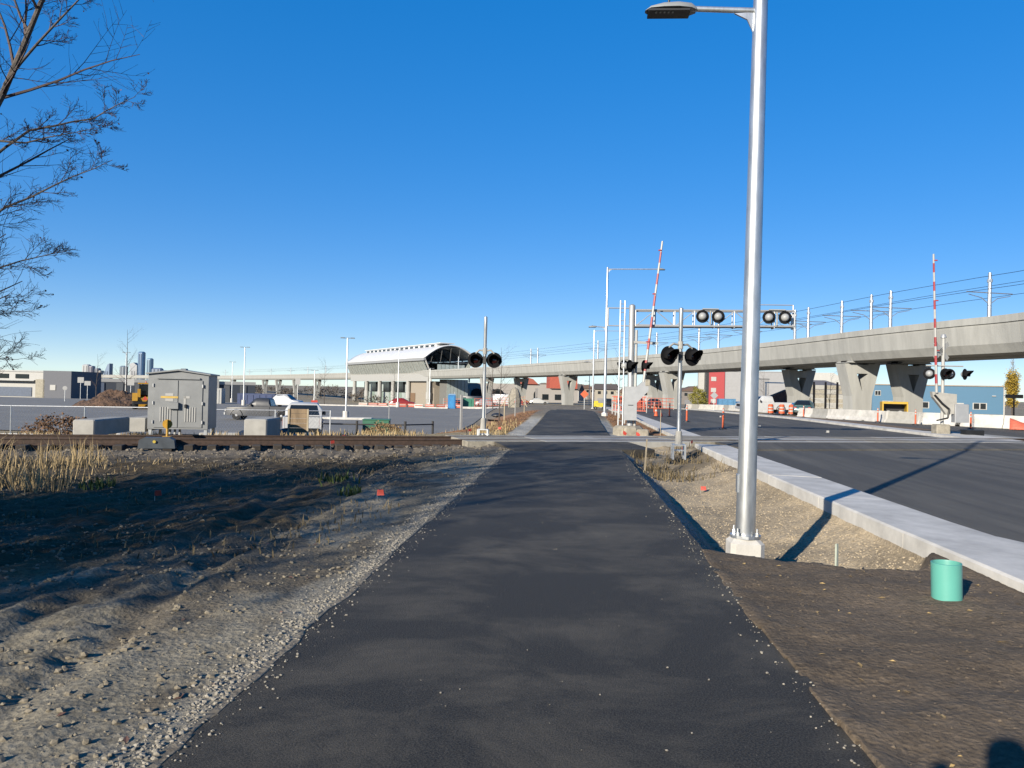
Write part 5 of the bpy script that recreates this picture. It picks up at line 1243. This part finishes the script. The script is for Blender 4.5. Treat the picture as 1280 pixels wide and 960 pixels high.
def ofence(label, pts, h=1.2):
    o0 = pts[0]; t = thing('safety_fence', label, 'fence', (o0[0], o0[1], bh(*o0))); bz = bh(*o0)
    for (x_, y_) in pts: part(t, 'post', M_white, x_-o0[0], y_-o0[1], bh(x_, y_)-bz-.1, .07, .07, h+.2)
    for a, b_ in zip(pts[:-1], pts[1:]):
        mb = MB()
        for k in range(4): mb.tube((a[0]-o0[0], a[1]-o0[1], bh(*a)-bz+.15+k*(h-.2)/3), (b_[0]-o0[0], b_[1]-o0[1], bh(*b_)-bz+.15+k*(h-.2)/3), .05, n=4)
        for k in range(9):
            f = k/8; mb.tube((a[0]-o0[0]+(b_[0]-a[0])*f, a[1]-o0[1]+(b_[1]-a[1])*f, bh(*a)-bz+.1), (a[0]-o0[0]+(b_[0]-a[0])*f, a[1]-o0[1]+(b_[1]-a[1])*f, bh(*a)-bz+h), .035, n=4)
        mb.build('mesh_panel', MATS['netting_orange'], t)
ofence('orange safety fence in front of the works right of the far path', [(3.6, 74), (5.2, 72.5), (6.6, 71)], 1.5)
ofence('orange safety fence under the viaduct left of the path', [(-24, 140), (-19, 141), (-14, 142), (-9, 143)], 1.6)
ofence('orange safety fence across the closed road end', [(5, 100), (9, 101), (13, 102)], 1.5)
t = thing('hand_rail', 'white guard rail leading up to the cantilever signal', 'hand rail', (3.0, 56, bh(3, 56)))
for k in range(4): part(t, 'post', M_white, .0-.1*k, -6.5*k+5, -.1, .08, .08, .95)
mb = MB(); mb.tube((0, 5, .8), (-.3, -14.5, .8), .04, n=6); mb.build('rail', M_white, t)
x_, y_ = 2.75, 84
t = thing('yellow_machine', 'small bright yellow machine standing past the path crest', 'machine', (x_, y_, bh(x_, y_)+.0), 0); t.scale = (.62, .62, .62)
my = mat('hi_vis_yellow', (.75, .62, .03), .5)
mb = MB(); mb.bbox(0, 0, .5, 2.0, 1.2, .7, .06); mb.build('body', my, t); part(t, 'engine', M_cab, .2, 0, 1.2, .9, .9, .5); part(t, 'hood', my, -.6, 0, 1.2, .7, 1.0, .35)
for s in (-1, 1):
    for wx in (-.7, .7): wheel(t, wx, s*.5, .3, .2, s)
sign('orange work sign on a post past the path crest', 1.1, 84, 2.1, .9, .9, M_orange, 0, 'diamond')
# work vans and loader shapes below the viaduct
def van(label, x, y, rz, paint):
    t = thing('work_van', label, 'van', (x, y, bh(x, y)+.02), rz)
    mb = MB(); shell(mb, [(2.6, .8, .4, .75, 1.0), (2.3, .95, .35, .9, 1.15), (1.5, .98, .33, .85, 2.1), (1.2, .98, .33, .86, 2.25), (-2.5, .98, .33, .86, 2.25), (-2.6, .9, .4, .8, 2.1)]); mb.build('body', paint, t, True)
    glass_side(t, [(2.0, 1.25), (1.55, 1.95), (.7, 1.95), (.7, 1.25)], [.97, .9, .9, .97])
    mb = MB(); mb._add([(2.27, -.75, 1.2), (2.27, .75, 1.2), (1.55, .7, 2.0), (1.55, -.7, 2.0)], [(0, 1, 2, 3)]); o = mb.build('windscreen', M_glass, t); so = o.modifiers.new('t', 'SOLIDIFY'); so.thickness = .06; so.offset = 0
    for s in (-1, 1):
        for wx in (1.7, -1.6): wheel(t, wx, s*.85, .36, .24, s)
        mb = MB(); mb.bbox(-2.58, s*.8, .8, .08, .12, .5, .02); mb.build('taillight', M_red, t)
van('white work van under the viaduct near the path crest', -13.5, 150, R(10), PT_white); van('white van parked on the road shoulder below the viaduct', 13.4, 150, R(100), PT_white); van('dark van beside the pier behind the orange fence', -21, 155, R(170), PT_dark)
# wrapped young tree bole with props near path (pale mound)
x_, y_ = -8.4, 108
t = thing('wrapped_rubble', 'pale wrapped rubble sack stack propped under the viaduct', 'rubble stack', (x_, y_, bh(x_, y_)))
mb = MB(); mb.lathe([(.9, 0), (.95, 1.0), (.8, 1.9), (.5, 2.6), (.05, 2.9)], (0, 0, 0), (0, 0, 1), 9); mb.build('sack', M_conc_dirty, t)
for s in (-1, 1):
    mb = MB(); mb.tube((s*1.9, -.3, 0), (s*.6, 0, 2.0), .07, n=6); mb.build('prop', M_palewood, t)
mb = MB(); mb.lathe([(.001, -.1), (.26, -.05), (.42, .05), (.36, .2), (.2, .3), (.001, .34)], (0, 0, 0), (0, 0, 1), 10); o = mb.build('plastic_bag', MATS['bag_black'], None, True); x_, y_ = -7.2, 72; o.location = (x_, y_, bh(x_, y_)+.1); o.scale = (1.4, .8, 1); tag(o, 'black bag lying alone on the parking lot by the mulch berm', 'bag')
mb = MB(); mb.M = T(0, 0, .05) @ Matrix.Rotation(R(4), 4, 'Y'); mb.box(0, 0, 0, 2.6, .14, .12); o = mb.build('timber_beam', M_darkwood); x_, y_ = -5.6, 56; o.location = (x_, y_, bh(x_, y_)+.05); o.rotation_euler = (0, 0, R(62)); tag(o, 'dark timber beam lying at the lot edge by the mulch berm', 'beam')
# lot kerb island pieces
for lb, x_, y_, L_, a in (('pale concrete kerb island at the near lot lamp', -20.8, 69.5, 4.5, 8), ('long pale kerb across the far side of the lot', -34, 116.5, 11, 4), ('pale kerb by the portable toilet', -21.5, 114.8, 5, 4), ('pale kerb line running to the right lot corner', -12.8, 112, 7.5, 4)):
    mb = MB(); mb.bbox(0, 0, -.1, L_, .5 if L_ > 4.6 else 1.4, .28, .03); o = mb.build('lot_kerb', M_conc_new); o.location = (x_, y_, bh(x_, y_)+.05); o.rotation_euler = (0, 0, R(a)); tag(o, lb, 'kerb')
# debris slabs by weeds at far left
for lb, x_, y_, s_ in (('broken pale concrete slab among the weeds at left', -20.5, 29.5, 1.0), ('tilted small concrete lump among red-brown weeds', -17.2, 28.2, .5), ('long thin pale slab in the weeds along the fence', -25.5, 31.5, 2.6)):
    mb = MB(); mb.M = Matrix.Rotation(R(12), 4, 'Y'); mb.bbox(0, 0, 0, s_, .5, .22, .04); o = mb.build('broken_slab', M_conc_new); o.location = (x_, y_, gz(x_, y_)-.02); o.rotation_euler = (0, 0, R(20*s_)); tag(o, lb, 'concrete slab')
stake('short white delineator post in the lot road at left', -27.6, 39.5, 1.0, M_white, False, wd=.12)

# ------------------------------------------------------------------ trees
def grow_branch(tw, p, d, L, r, lvl, rnd, leaf=None, gup=.12, maxl=3, sides=None):
    n_ = max(3, int(5-lvl)+1); pts = [Vector(p)]; dirs = []; d = Vector(d).normalized(); rs = [r]
    for i in range(n_):
        d = (d+Vector((rnd.uniform(-1, 1), rnd.uniform(-1, 1), rnd.uniform(-1, 1)))*.16+Vector((0, 0, gup*.35))).normalized()
        pts.append(pts[-1]+d*(L/n_)); dirs.append(d); rs.append(r*(1-.82*(i+1)/n_))
    mb = tw[0] if lvl == 0 else tw[1]
    sd_ = 6 if lvl == 0 else (4 if lvl == 1 else 3)
    for i in range(n_): mb.tube(pts[i], pts[i+1], rs[i], max(rs[i+1], .0016), sd_, caps=False)
    if lvl >= maxl:
        if leaf is not None and rnd.random() < leaf[1]:
            q = pts[-1]; a = Vector((rnd.uniform(-1, 1), rnd.uniform(-1, 1), rnd.uniform(-1, .2))).normalized(); b = a.orthogonal().normalized(); s_ = leaf[2]*rnd.uniform(.6, 1.3)
            leaf[0]._add([tuple(q), tuple(q+a*s_*.5+b*s_*.35), tuple(q+a*s_), tuple(q+a*s_*.5-b*s_*.35)], [(0, 1, 2, 3)])
        return
    branch_along(tw, pts, dirs, L, r, lvl, rnd, leaf, gup, maxl)
def branch_along(tw, pts, dirs, L, r, lvl, rnd, leaf, gup, maxl, nch=None, t0=.22):
    nch = nch or (10 if lvl == 0 else 8 if lvl == 1 else 6)
    n_ = len(pts)-1
    for k in range(nch):
        f = t0+(1-t0)*(k+rnd.random())/nch; f = min(f, .995); i = min(int(f*n_), n_-1); fr = f*n_-i
        q = pts[i].lerp(pts[i+1], fr); dd = dirs[i]
        a = dd.orthogonal().normalized(); a = Matrix.Rotation(rnd.uniform(0, 6.283), 3, dd) @ a
        nd = (dd*.75+a*rnd.uniform(.6, 1.0)).normalized(); nd.z = nd.z*.7+gup
        ll = L*(.62-.32*f)*rnd.uniform(.7, 1.25)
        grow_branch(tw, q, nd, ll, max(.0026, r*(1-.75*f)*.5), lvl+1, rnd, leaf, gup, maxl)
def bare_tree(label, x, y, limbs, seed, leafp=.05, z=None, cat='tree', maxl=3, name='bare_tree', group=None, gup=.1, rz=0, bl=.62, leafs=.05):
    rnd = random.Random(seed); z = gz(x, y) if z is None else z
    t = thing(name, label, cat, (x, y, z), rz, group)
    tr, tg, lf = MB(), MB(), MB()
    for (pts, r_, nch) in limbs:
        P = [Vector(p) for p in pts]; Q = [P[0]]
        for a, b_ in zip(P[:-1], P[1:]):
            for i in range(3): Q.append(a.lerp(b_, (i+1)/3)+Vector((rnd.uniform(-1, 1), rnd.uniform(-1, 1), 0))*.02*(b_-a).length)
        n_ = len(Q)-1; dirs = [(Q[i+1]-Q[i]).normalized() for i in range(n_)]; L_ = sum((Q[i+1]-Q[i]).length for i in range(n_))
        for i in range(n_): tr.tube(Q[i], Q[i+1], r_*(1-.85*i/n_), r_*(1-.85*(i+1)/n_), 8, caps=False)
        branch_along((tr, tg), Q, dirs, L_*bl, r_, 0, rnd, (lf, leafp, leafs), gup, maxl, nch, .25)
    tr.build('trunk', M_bark, t, True); c = tg.build('crown', M_twig, t)
    if lf.f: 
        o = lf.build('leaf', M_brownleaf, c); o['kind'] = 'stuff'
    return t
main_limbs = [([(0, 0, -.2), (.5, .1, 1.6), (1.5, .3, 3.2), (2.25, .3, 4.9), (2.9, .35, 6.4), (3.3, .4, 7.6)], .068, 26), ([(0, 0, 0), (-.2, .3, 2), (.2, .9, 4), (.7, 1.2, 6.4)], .055, 16), ([(0, 0, 0), (.3, -.2, 1.2), (1.3, 0, 2.1), (2.4, .3, 2.7)], .030, 14), ([(1.4, .3, 3.1), (2.2, .2, 3.5), (2.9, .3, 3.9), (3.5, .4, 4.2)], .020, 14), ([(1.8, .3, 3.9), (2.6, .3, 4.5), (3.2, .5, 4.7), (3.75, .4, 4.9)], .018, 14), ([(0.9, .2, 2.3), (1.8, .4, 2.9), (2.4, .5, 3.1), (3.0, .4, 3.2)], .018, 14), ([(2.3, .3, 5.0), (2.9, .3, 5.7), (3.4, .3, 6.2)], .018, 12), ([(.2, .1, .9), (1.0, .4, 1.6), (1.9, .5, 2.0), (2.4, .5, 2.0)], .016, 12), ([(1.0, .2, 2.5), (1.7, .0, 2.5), (2.8, .1, 2.5)], .016, 13), ([(2.0, .3, 4.4), (2.7, .1, 4.3), (3.5, .1, 4.45)], .016, 12)]
bare_tree('bare leafless tree with reddish twigs leaning in beside the rutted verge', -8.6, 7.6, main_limbs, 3, .025, bl=.34, leafs=.03)
gen = [([(0, 0, -.2), (.1, .1, 2), (-.1, .2, 4.5), (.2, 0, 8.0)], .14, 16), ([(0, 0, .8), (.8, .4, 2.6), (1.5, .6, 5)], .07, 9), ([(0, 0, 1.2), (-.9, -.3, 3), (-1.4, -.8, 5.6)], .07, 9), ([(0, 0, 1.5), (.1, -.9, 3.2), (.4, -1.6, 5.5)], .06, 8)]
g0 = bare_tree('bare tree in the thicket along the left verge, outside the view', -11.2, 3.9, gen, 8, .16, z=-.2, leafs=.15, name='thicket_tree', group='thicket trees left of the path')
random.seed(12)
spots = [(-12.2, 3.2, .85), (-10.8, -1.0, .9), (-13.6, 0.3, 1.05), (-9.8, -3.0, .8), (-12.3, -2.6, 1.0), (-11.3, 5.6, .75), (-10.2, 1.6, .85), (-14.8, -1.6, 1.0), (-11.8, -5.2, 1.1), (-14.5, -4.6, 1.2), (-9.9, .2, .75), (-12.8, 1.8, .9), (-13.6, -6.8, 1.25), (-16.2, -3.0, 1.2), (-11.6, 7.6, .7)]
for i, (x_, y_, s_) in enumerate(spots):
    a = 67*i
    d = dup(g0, (x_, y_, -.2), R(a)); d.scale = (s_, s_, s_)
# leafy low shrubs in the thicket outside the frame (they shade the verge)
def shrub(label, x, y, rx, rz_, nleaf, m_, seed, name='shrub', group=None, z=None, leaf=.12):
    r_ = np.random.default_rng(seed); z = gz(x, y) if z is None else z
    t = thing(name, label, 'shrub', (x, y, z), 0, group)
    st = MB()
    for i in range(9):
        a = r_.uniform(0, 6.28); st.path([(0, 0, -.1), (rx*.3*math.cos(a), rx*.3*math.sin(a), rz_*.6), (rx*.7*math.cos(a), rx*.7*math.sin(a), rz_*1.5)], [.03, .02, .006], 4)
    st.build('stem', M_bark, t)
    lf = MB(); vs = []; fs = []
    for i in range(nleaf):
        v = r_.normal(size=3); v /= np.linalg.norm(v); rad = r_.uniform(.35, 1)**.5*(1+.25*math.sin(v[0]*5+v[2]*4))
        c = np.array([v[0]*rx*rad, v[1]*rx*rad, rz_*(1+v[2]*rad*.95)]); a = r_.normal(size=3); a /= np.linalg.norm(a); b = np.cross(a, r_.normal(size=3)); b /= np.linalg.norm(b); s_ = leaf*r_.uniform(.5, 1.2)
        k = len(vs); vs += [tuple(c), tuple(c+a*s_*.5+b*s_*.3), tuple(c+a*s_), tuple(c+a*s_*.5-b*s_*.3)]; fs.append((k, k+1, k+2, k+3))
    lf.v = vs; lf.f = fs; lf.mi = [0]*len(fs); lf.build('foliage', m_, t)
    return t
sh0 = shrub('dense twiggy shrub in the thicket outside the view', -10.9, 4.2, 1.3, 1.2, 2600, M_brownleaf, 1, 'thicket_shrub', 'thicket shrubs left of the path', -.2, .16)
for i, (x_, y_, s_) in enumerate(((-11.8, 1.0, 1.0), (-12.6, 5.8, .7))):
    d = dup(sh0, (x_, y_, -.25), R(47*i)); d.scale = (s_, s_, s_*1.1)

# poplar at right with yellow lower leaves
rnd = random.Random(5)
t = thing('poplar_tree', 'slim poplar with yellow leaves below a bare top behind the blue warehouse corner', 'tree', (86.6, 160, bh(87, 160)))
tr, tg, lf = MB(), MB(), MB()
tr.tube((0, 0, -.3), (.1, 0, 11.5), .18, .03, 8)
for k in range(90):
    z = rnd.uniform(1.5, 11.0); a = rnd.uniform(0, 6.28); L_ = 1.9*(1-abs(z-5)/8.5); p = Vector((0, 0, z)); q = p+Vector((math.cos(a)*L_*.55, math.sin(a)*L_*.55, L_*1.0)); tg.path([p, p.lerp(q, .5)+Vector((math.cos(a), math.sin(a), 0))*.12, q], [.03, .02, .01], 3)
    nl = 90 if z < 6.8 else (10 if z < 8.2 else 0)
    for m_ in range(nl):
        c = p.lerp(q, rnd.uniform(.2, 1.1))+Vector((rnd.gauss(0, .25), rnd.gauss(0, .25), rnd.gauss(0, .25))); u = Vector((rnd.gauss(0, 1), rnd.gauss(0, 1), rnd.gauss(0, 1))).normalized(); b = u.orthogonal().normalized(); s_ = .3
        lf._add([tuple(c), tuple(c+u*s_*.5+b*s_*.4), tuple(c+u*s_), tuple(c+u*s_*.5-b*s_*.4)], [(0, 1, 2, 3)])
tr.build('trunk', M_bark, t); cw = tg.build('crown', mat('pale_twig', (.30, .26, .22), .9), t); o = lf.build('foliage', M_yellowleaf, cw); o['kind'] = 'stuff'
shrub('yellow green bush by the red tower of the grey building', 31.0, 195, 2.2, 2.6, 2600, mat('olive_leaf', (.30, .27, .03), .8, var=.3), 3, z=bh(31, 195), leaf=.35)
shrub('red-brown weed clump at the pipe fence left of the concrete blocks', -19.0, 27.5, 1.3, .45, 1800, mat('russet_weed', (.22, .12, .06), .9, var=.3), 4, leaf=.12)
shrub('straw coloured weed clump before the transformer box', -10.2, 41.2, 1.0, .45, 1500, mat('straw_weed', (.34, .22, .10), .9, var=.3), 6, leaf=.12)
# young bare trees near the far path and below the viaduct
sap = [([(0, 0, -.2), (.05, 0, 2), (.1, .05, 5.2)], .05, 12)]
s0 = bare_tree('bare sapling on the mulch berm left of the far path', -5.2, 53, sap, 15, 0, z=bh(-5.2, 53), maxl=2, name='bare_sapling', group='saplings around the viaduct')
for lb, x_, y_, s_ in (('bare sapling under the viaduct beside the station', -11, 104, 1.5), ('wide bare tree between far lamp post and the road', 4.7, 82, 1.25), ('bare tree behind the lot left of the station', -58, 175, 2.0), ('thin bare tree over the soil heap', -72, 118, 2.2), ('bare tree at the dark warehouse', -88, 135, 1.6), ('bare tree before the grey metal building', 41, 170, 1.6), ('bare tree by the bay of the grey metal building', 37, 130, 1.2), ('bare tree beside the block rack', 36, 112, 1.1), ('bare tree beyond the station on the lot side', -38, 160, 1.5), ('bare tree beyond the blue warehouse roof', 80, 215, 2.0)):
    d = dup(s0, (x_, y_, bh(x_, y_)), R(random.uniform(0, 360)), lb); d.scale = (s_, s_, s_)
# far scrub and trees reading as one mass
r_ = np.random.default_rng(9); vs = []; fs = []
for i in range(330):
    if i < 200: X_, Y_ = r_.uniform(-420, -60), r_.uniform(300, 620)
    else: X_, Y_ = r_.uniform(-90, 260), r_.uniform(380, 800)
    zz = bh(X_, Y_); rx, h_ = r_.uniform(2, 5), r_.uniform(2.5, 6.5)
    for k in range(110):
        v = r_.normal(size=3); v /= np.linalg.norm(v); c = np.array([X_, Y_, zz+h_*.5])+v*np.array([rx, rx, h_*.55])*r_.uniform(.4, 1.05); a = r_.normal(size=3)*.5; b = r_.normal(size=3)*.35
        q = len(vs); vs += [tuple(c), tuple(c+a), tuple(c+b)]; fs.append((q, q+1, q+2))
mb = MB(); mb.v = vs; mb.f = fs; mb.mi = [0]*len(fs); o = mb.build('far_scrub', mat('scrub_brown', (.13, .105, .08), .95, var=.4, scale=.05)); o['kind'] = 'stuff'; tag(o, 'brown bare scrub and treetops scattered in the far background', 'scrub')

# ------------------------------------------------------------------ stones, clods, leaves and dry grass
def scatter(name, label, cat, pts, m_, smin, smax, flat=.6, seed=1, sink=.35):
    r_ = np.random.default_rng(seed); n_ = len(pts)
    ph = 1.618; base = np.array([(-1, ph, 0), (1, ph, 0), (-1, -ph, 0), (1, -ph, 0), (0, -1, ph), (0, 1, ph), (0, -1, -ph), (0, 1, -ph), (ph, 0, -1), (ph, 0, 1), (-ph, 0, -1), (-ph, 0, 1)], float)/1.9
    F = np.array([(0, 11, 5), (0, 5, 1), (0, 1, 7), (0, 7, 10), (0, 10, 11), (1, 5, 9), (5, 11, 4), (11, 10, 2), (10, 7, 6), (7, 1, 8), (3, 9, 4), (3, 4, 2), (3, 2, 6), (3, 6, 8), (3, 8, 9), (4, 9, 5), (2, 4, 11), (6, 2, 10), (8, 6, 7), (9, 8, 1)])
    s_ = smin+(smax-smin)*r_.random(n_)**3; V = base[None]*(1+.6*(r_.random((n_, 12, 1))-.5)); V = V+.25*(r_.random((n_, 12, 3))-.5)
    a = r_.random(n_)*6.283; c_, q = np.cos(a), np.sin(a); X = V[..., 0]*c_[:, None]-V[..., 1]*q[:, None]; Yv = V[..., 0]*q[:, None]+V[..., 1]*c_[:, None]
    V = np.stack([X, Yv*.8, V[..., 2]*flat], -1)*s_[:, None, None]; P = np.asarray(pts).copy(); P[:, 2] += s_*flat*(1-2*sink); V = V+P[:, None, :]
    me = bpy.data.meshes.new(name); me.from_pydata(V.reshape(-1, 3).tolist(), [], (F[None]+12*np.arange(n_)[:, None, None]).reshape(-1, 3).tolist()); me.materials.append(m_)
    o = bpy.data.objects.new(name, me); col.objects.link(o); o['kind'] = 'stuff'; return tag(o, label, cat)
def rnd_pts(n, x0, x1, y0, y1, seed, ypow=1.6):
    r_ = np.random.default_rng(seed); x = r_.uniform(x0, x1, n); y = y0+(y1-y0)*r_.random(n)**ypow; return x, y
def lift(x, y): return np.stack([x, y, ground_z(x, y)], -1)
x, y = rnd_pts(6000, -2.45, PX0-.0, 1.8, 22, 1, 1.5); x = PX0-np.abs(np.random.default_rng(2).normal(0, .13, len(x)))-.005
scatter('shoulder_gravel', 'pale gravel lining the left edge of the path', 'gravel', lift(x, y), M_stone, .004, .016, .7, 2)
x, y = rnd_pts(16000, -9, -1.9, 2, 20, 3, 1.5); k_ = fbm(x*.8, y*.6, 14, 3) > -.05
scatter('soil_clods', 'clods of churned clay over the rutted verge', 'clods', lift(x[k_], y[k_]), mat('clod_dark', (.28, .24, .175), .95, var=.3, scale=20), .004, .026, .7, 4)
x, y = rnd_pts(9000, 1.5, 3.7, 7.6, 20, 5, 1.4); k_ = y > soil_edge(x)+.1
scatter('ditch_gravel', 'tan gravel covering the ditch between path and kerb', 'gravel', lift(x[k_], y[k_]), mat('tan_stone', (.28, .23, .16), .9, var=.3, scale=25), .004, .018, .7, 6)
x, y = rnd_pts(900, 1.42, 3.7, 2.2, 7.7, 7, 1.0); k_ = y < soil_edge(x)-.1
scatter('soil_crumbs', 'small crumbs and pebbles on the brown topsoil', 'crumbs', lift(x[k_], y[k_]), mat('crumb_brown', (.17, .13, .09), .95, var=.35, scale=20), .003, .012, .7, 8)
kk = np.random.default_rng(9).uniform(-40, -5.4, 7000); ss = np.random.default_rng(10).normal(0, 1.6, 7000); x = TC.x+TD.x*kk+TP.x*ss; y = TC.y+TD.y*kk+TP.y*ss
scatter('ballast', 'dark ballast stones around the track ties', 'ballast', lift(x, y), mat('ballast_stone', (.22, .19, .15), .9, var=.35, scale=15), .02, .07, .7, 11)
x, y = rnd_pts(110, 1.42, 3.7, 2.2, 7.6, 12, 1.0); x2, y2 = rnd_pts(120, -6, -1.8, 2, 14, 13, 1.2)
def leaves(name, label, x, y, z, m_, seed, s0_=.012, s1_=.032):
    r_ = np.random.default_rng(seed); mb = MB()
    for i in range(len(x)):
        s_ = r_.uniform(s0_, s1_); a = r_.uniform(0, 6.28); u = Vector((math.cos(a), math.sin(a), r_.uniform(-.1, .3))); b = Vector((-math.sin(a), math.cos(a), r_.uniform(-.2, .2))); c = Vector((x[i], y[i], z[i]+.006))
        mb._add([tuple(c-u*s_), tuple(c+b*s_*.5+Vector((0, 0, .006))), tuple(c+u*s_), tuple(c-b*s_*.5)], [(0, 1, 2, 3)])
    o = mb.build(name, m_); o['kind'] = 'stuff'; return tag(o, label, 'leaves')
leaves('fallen_leaves', 'pale yellow fallen leaf scraps on the brown topsoil', x, y, ground_z(x, y), mat('scrap_leaf', (.62, .42, .16), .8, var=.4, scale=30), 14)
leaves('fallen_leaves', 'tan leaf scraps on the rutted verge', x2, y2, ground_z(x2, y2), M_brownleaf, 15)
def grass(name, label, x, y, hmin, hmax, m_, seed, lean=.35, wdt=.006):
    r_ = np.random.default_rng(seed); n_ = len(x); z = ground_z(x, y); h = hmin+(hmax-hmin)*r_.random(n_)**1.5; a = r_.random(n_)*6.283; ln = r_.normal(0, lean, n_)
    dx, dy = np.cos(a), np.sin(a); w_ = wdt*(1+.5*r_.random(n_))
    P0 = np.stack([x-dy*w_, y+dx*w_, z-.03], -1); P1 = np.stack([x+dy*w_, y-dx*w_, z-.03], -1); P2 = np.stack([x+dx*ln*h*.45+dy*w_*.7, y+dy*ln*h*.45-dx*w_*.7, z+h*.6], -1); P3 = np.stack([x+dx*ln*h*.45-dy*w_*.7, y+dy*ln*h*.45+dx*w_*.7, z+h*.6], -1); P4 = np.stack([x+dx*ln*h*1.1, y+dy*ln*h*1.1, z+h*.98], -1)
    V = np.stack([P0, P1, P2, P3, P4], 1).reshape(-1, 3).tolist(); b5 = 5*np.arange(n_)
    F = [(i, i+1, i+2, i+3) for i in b5.tolist()]+[(i+3, i+2, i+4) for i in b5.tolist()]
    me = bpy.data.meshes.new(name); me.from_pydata(V, [], F); me.materials.append(m_); o = bpy.data.objects.new(name, me); col.objects.link(o); o['kind'] = 'stuff'; return tag(o, label, 'grass')
r_ = np.random.default_rng(31)
def clumps(cs, per, sd): 
    xs_, ys_ = [], []
    for (cx, cy, k_) in cs: xs_.append(r_.normal(cx, sd*k_, int(per*k_))); ys_.append(r_.normal(cy, sd*k_, int(per*k_)))
    return np.concatenate(xs_), np.concatenate(ys_)
cs = [(r_.uniform(-14.5, -9.2), r_.uniform(11.8, 16.5), r_.uniform(.4, 1.3)) for i in range(14)]+[(-8.6, 11.7, .7), (-9.0, 12.2, 1.2), (-9.7, 12.6, 1.2)]
x, y = clumps(cs, 95, .34); grass('tall_dry_grass', 'tall straw-coloured dry grass beside the track at left', x, y, .12, .66, M_grass, 41, .6)
x = r_.uniform(-14, -8.6, 700); y = r_.uniform(11, 17, 700); grass('grass_litter', 'flattened dry grass litter around the tall grass', x, y, .04, .2, M_grass, 47, 1.3)
x = r_.uniform(-26, PX0-.7, 9000); y = track_pt(0)+(x)*.405+3.2+np.abs(r_.normal(0, 5.5, 9000)); k_ = (fbm(x*.4, y*.4, 61, 3) > -.12)
grass('dry_grass', 'low dry grass on the bank beyond the track', x[k_], y[k_], .06, .3, M_grass, 42, .5, .012)
x = r_.uniform(1.6, 3.6, 1500); y = r_.uniform(17.5, 24, 1500); k_ = fbm(x*1.4, y*1.4, 63, 3) > .05
grass('ditch_weeds', 'matted brown weeds at the far end of the ditch', x[k_], y[k_], .06, .28, mat('weed_brown', (.22, .17, .09), .9, var=.35), 43, .6, .01)
x, y = clumps([(-4.1, 13.2, 1), (-3.4, 11.6, .6), (-7.9, 12.2, .8)], 60, .16); grass('green_weeds', 'small green weed tufts on the rutted verge', x, y, .08, .22, M_green, 44, .6, .014)
x = r_.uniform(-10, -2.3, 3500); y = r_.uniform(7, 20, 3500); k_ = fbm(x*.7, y*.7, 67, 3) > .08
grass('trampled_grass', 'trampled brown grass stubble over the shaded verge', x[k_], y[k_], .03, .14, MATS['weed_brown'], 45, .9, .007)
# bark mulch chips beside the far path
x = np.concatenate([r_.uniform(-7.5, PX0-.8, 3500), r_.uniform(PX1+.6, KI-.1, 1500)]); y = r_.uniform(30, 55, 5000)
scatter('bark_mulch', 'brown bark mulch covering the berms beside the far path', 'mulch', lift(x, y), mat('mulch_brown', (.25, .13, .06), .9, var=.45, scale=12), .03, .11, .4, 46)
# bright survey tape scraps and white road markers
for lb, x_, y_ in (('white square temporary marker stuck on the road near the median', 9.9, 42), ('white square temporary marker stuck mid-road beyond the crossing', 12.0, 37.5), ('white square temporary marker on the road near the first delineator', 11.2, 60), ('white square temporary marker on the far road lane', 9.0, 66)):
    t = thing('road_marker', lb, 'road marker', (x_, y_, bh(x_, y_)-.016)); part(t, 'tab', M_white, 0, 0, 0, .12, .05, .1); part(t, 'foot', M_white, 0, .06, 0, .14, .1, .012)


# grit spilled over the path edges
r_ = np.random.default_rng(77); n_ = 1700; y = 1.8+20*r_.random(n_)**1.6; d_ = np.abs(r_.normal(0, .10, n_)); left_ = r_.random(n_) < .6
x = np.where(left_, PX0+d_, PX1-d_)
scatter('path_grit', 'loose grit spilled over the edges of the asphalt path', 'grit', np.stack([x, y, np.zeros(n_)+.001], -1), M_stone, .003, .011, .7, 78, .3)
r_ = np.random.default_rng(79); n_ = 130; scatter('path_pebbles', 'scattered tiny pebbles across the asphalt path', 'pebbles', np.stack([r_.uniform(PX0, PX1, n_), 1.8+22*r_.random(n_)**1.4, np.zeros(n_)+.001], -1), M_stone, .003, .009, .7, 80, .3)

# unseen person added just behind the camera to cast the lower right shadow
def person(label, x, y):
    t = thing('person', label, 'person', (x, y, 0.0), 0)
    V = [(0, 0, .95), (0, .02, 1.2), (0, .0, 1.42), (0, .02, 1.53), (0, .04, 1.63), (0, .05, 1.74),
         (-.2, 0, 1.42), (-.38, .06, 1.22), (-.12, .26, 1.52), (.2, 0, 1.42), (.34, .06, 1.2), (.12, .26, 1.52),
         (-.1, 0, .88), (-.12, .03, .48), (-.13, 0, .08), (-.14, .16, .04), (.1, 0, .88), (.12, .03, .48), (.13, 0, .08), (.14, .16, .04)]
    E = [(0, 1), (1, 2), (2, 3), (3, 4), (4, 5), (2, 6), (6, 7), (7, 8), (2, 9), (9, 10), (10, 11), (0, 12), (12, 13), (13, 14), (14, 15), (0, 16), (16, 17), (17, 18), (18, 19)]
    rad = [.17, .17, .16, .065, .10, .085, .085, .06, .04, .085, .06, .04, .11, .075, .055, .045, .11, .075, .055, .045]
    me = bpy.data.meshes.new('body'); me.from_pydata(V, E, []); me.materials.append(mat('jacket_navy', (.03, .035, .06), .9))
    o = bpy.data.objects.new('body', me); col.objects.link(o); o.parent = t
    o.modifiers.new('skin', 'SKIN')
    for i, r1 in enumerate(rad): me.skin_vertices[0].data[i].radius = (r1, r1)
    me.skin_vertices[0].data[0].use_root = True
    o.modifiers.new('sub', 'SUBSURF').render_levels = 2
    return t
person('unseen person in navy jacket added behind the camera to cast the corner shadow', -.38, -.25)
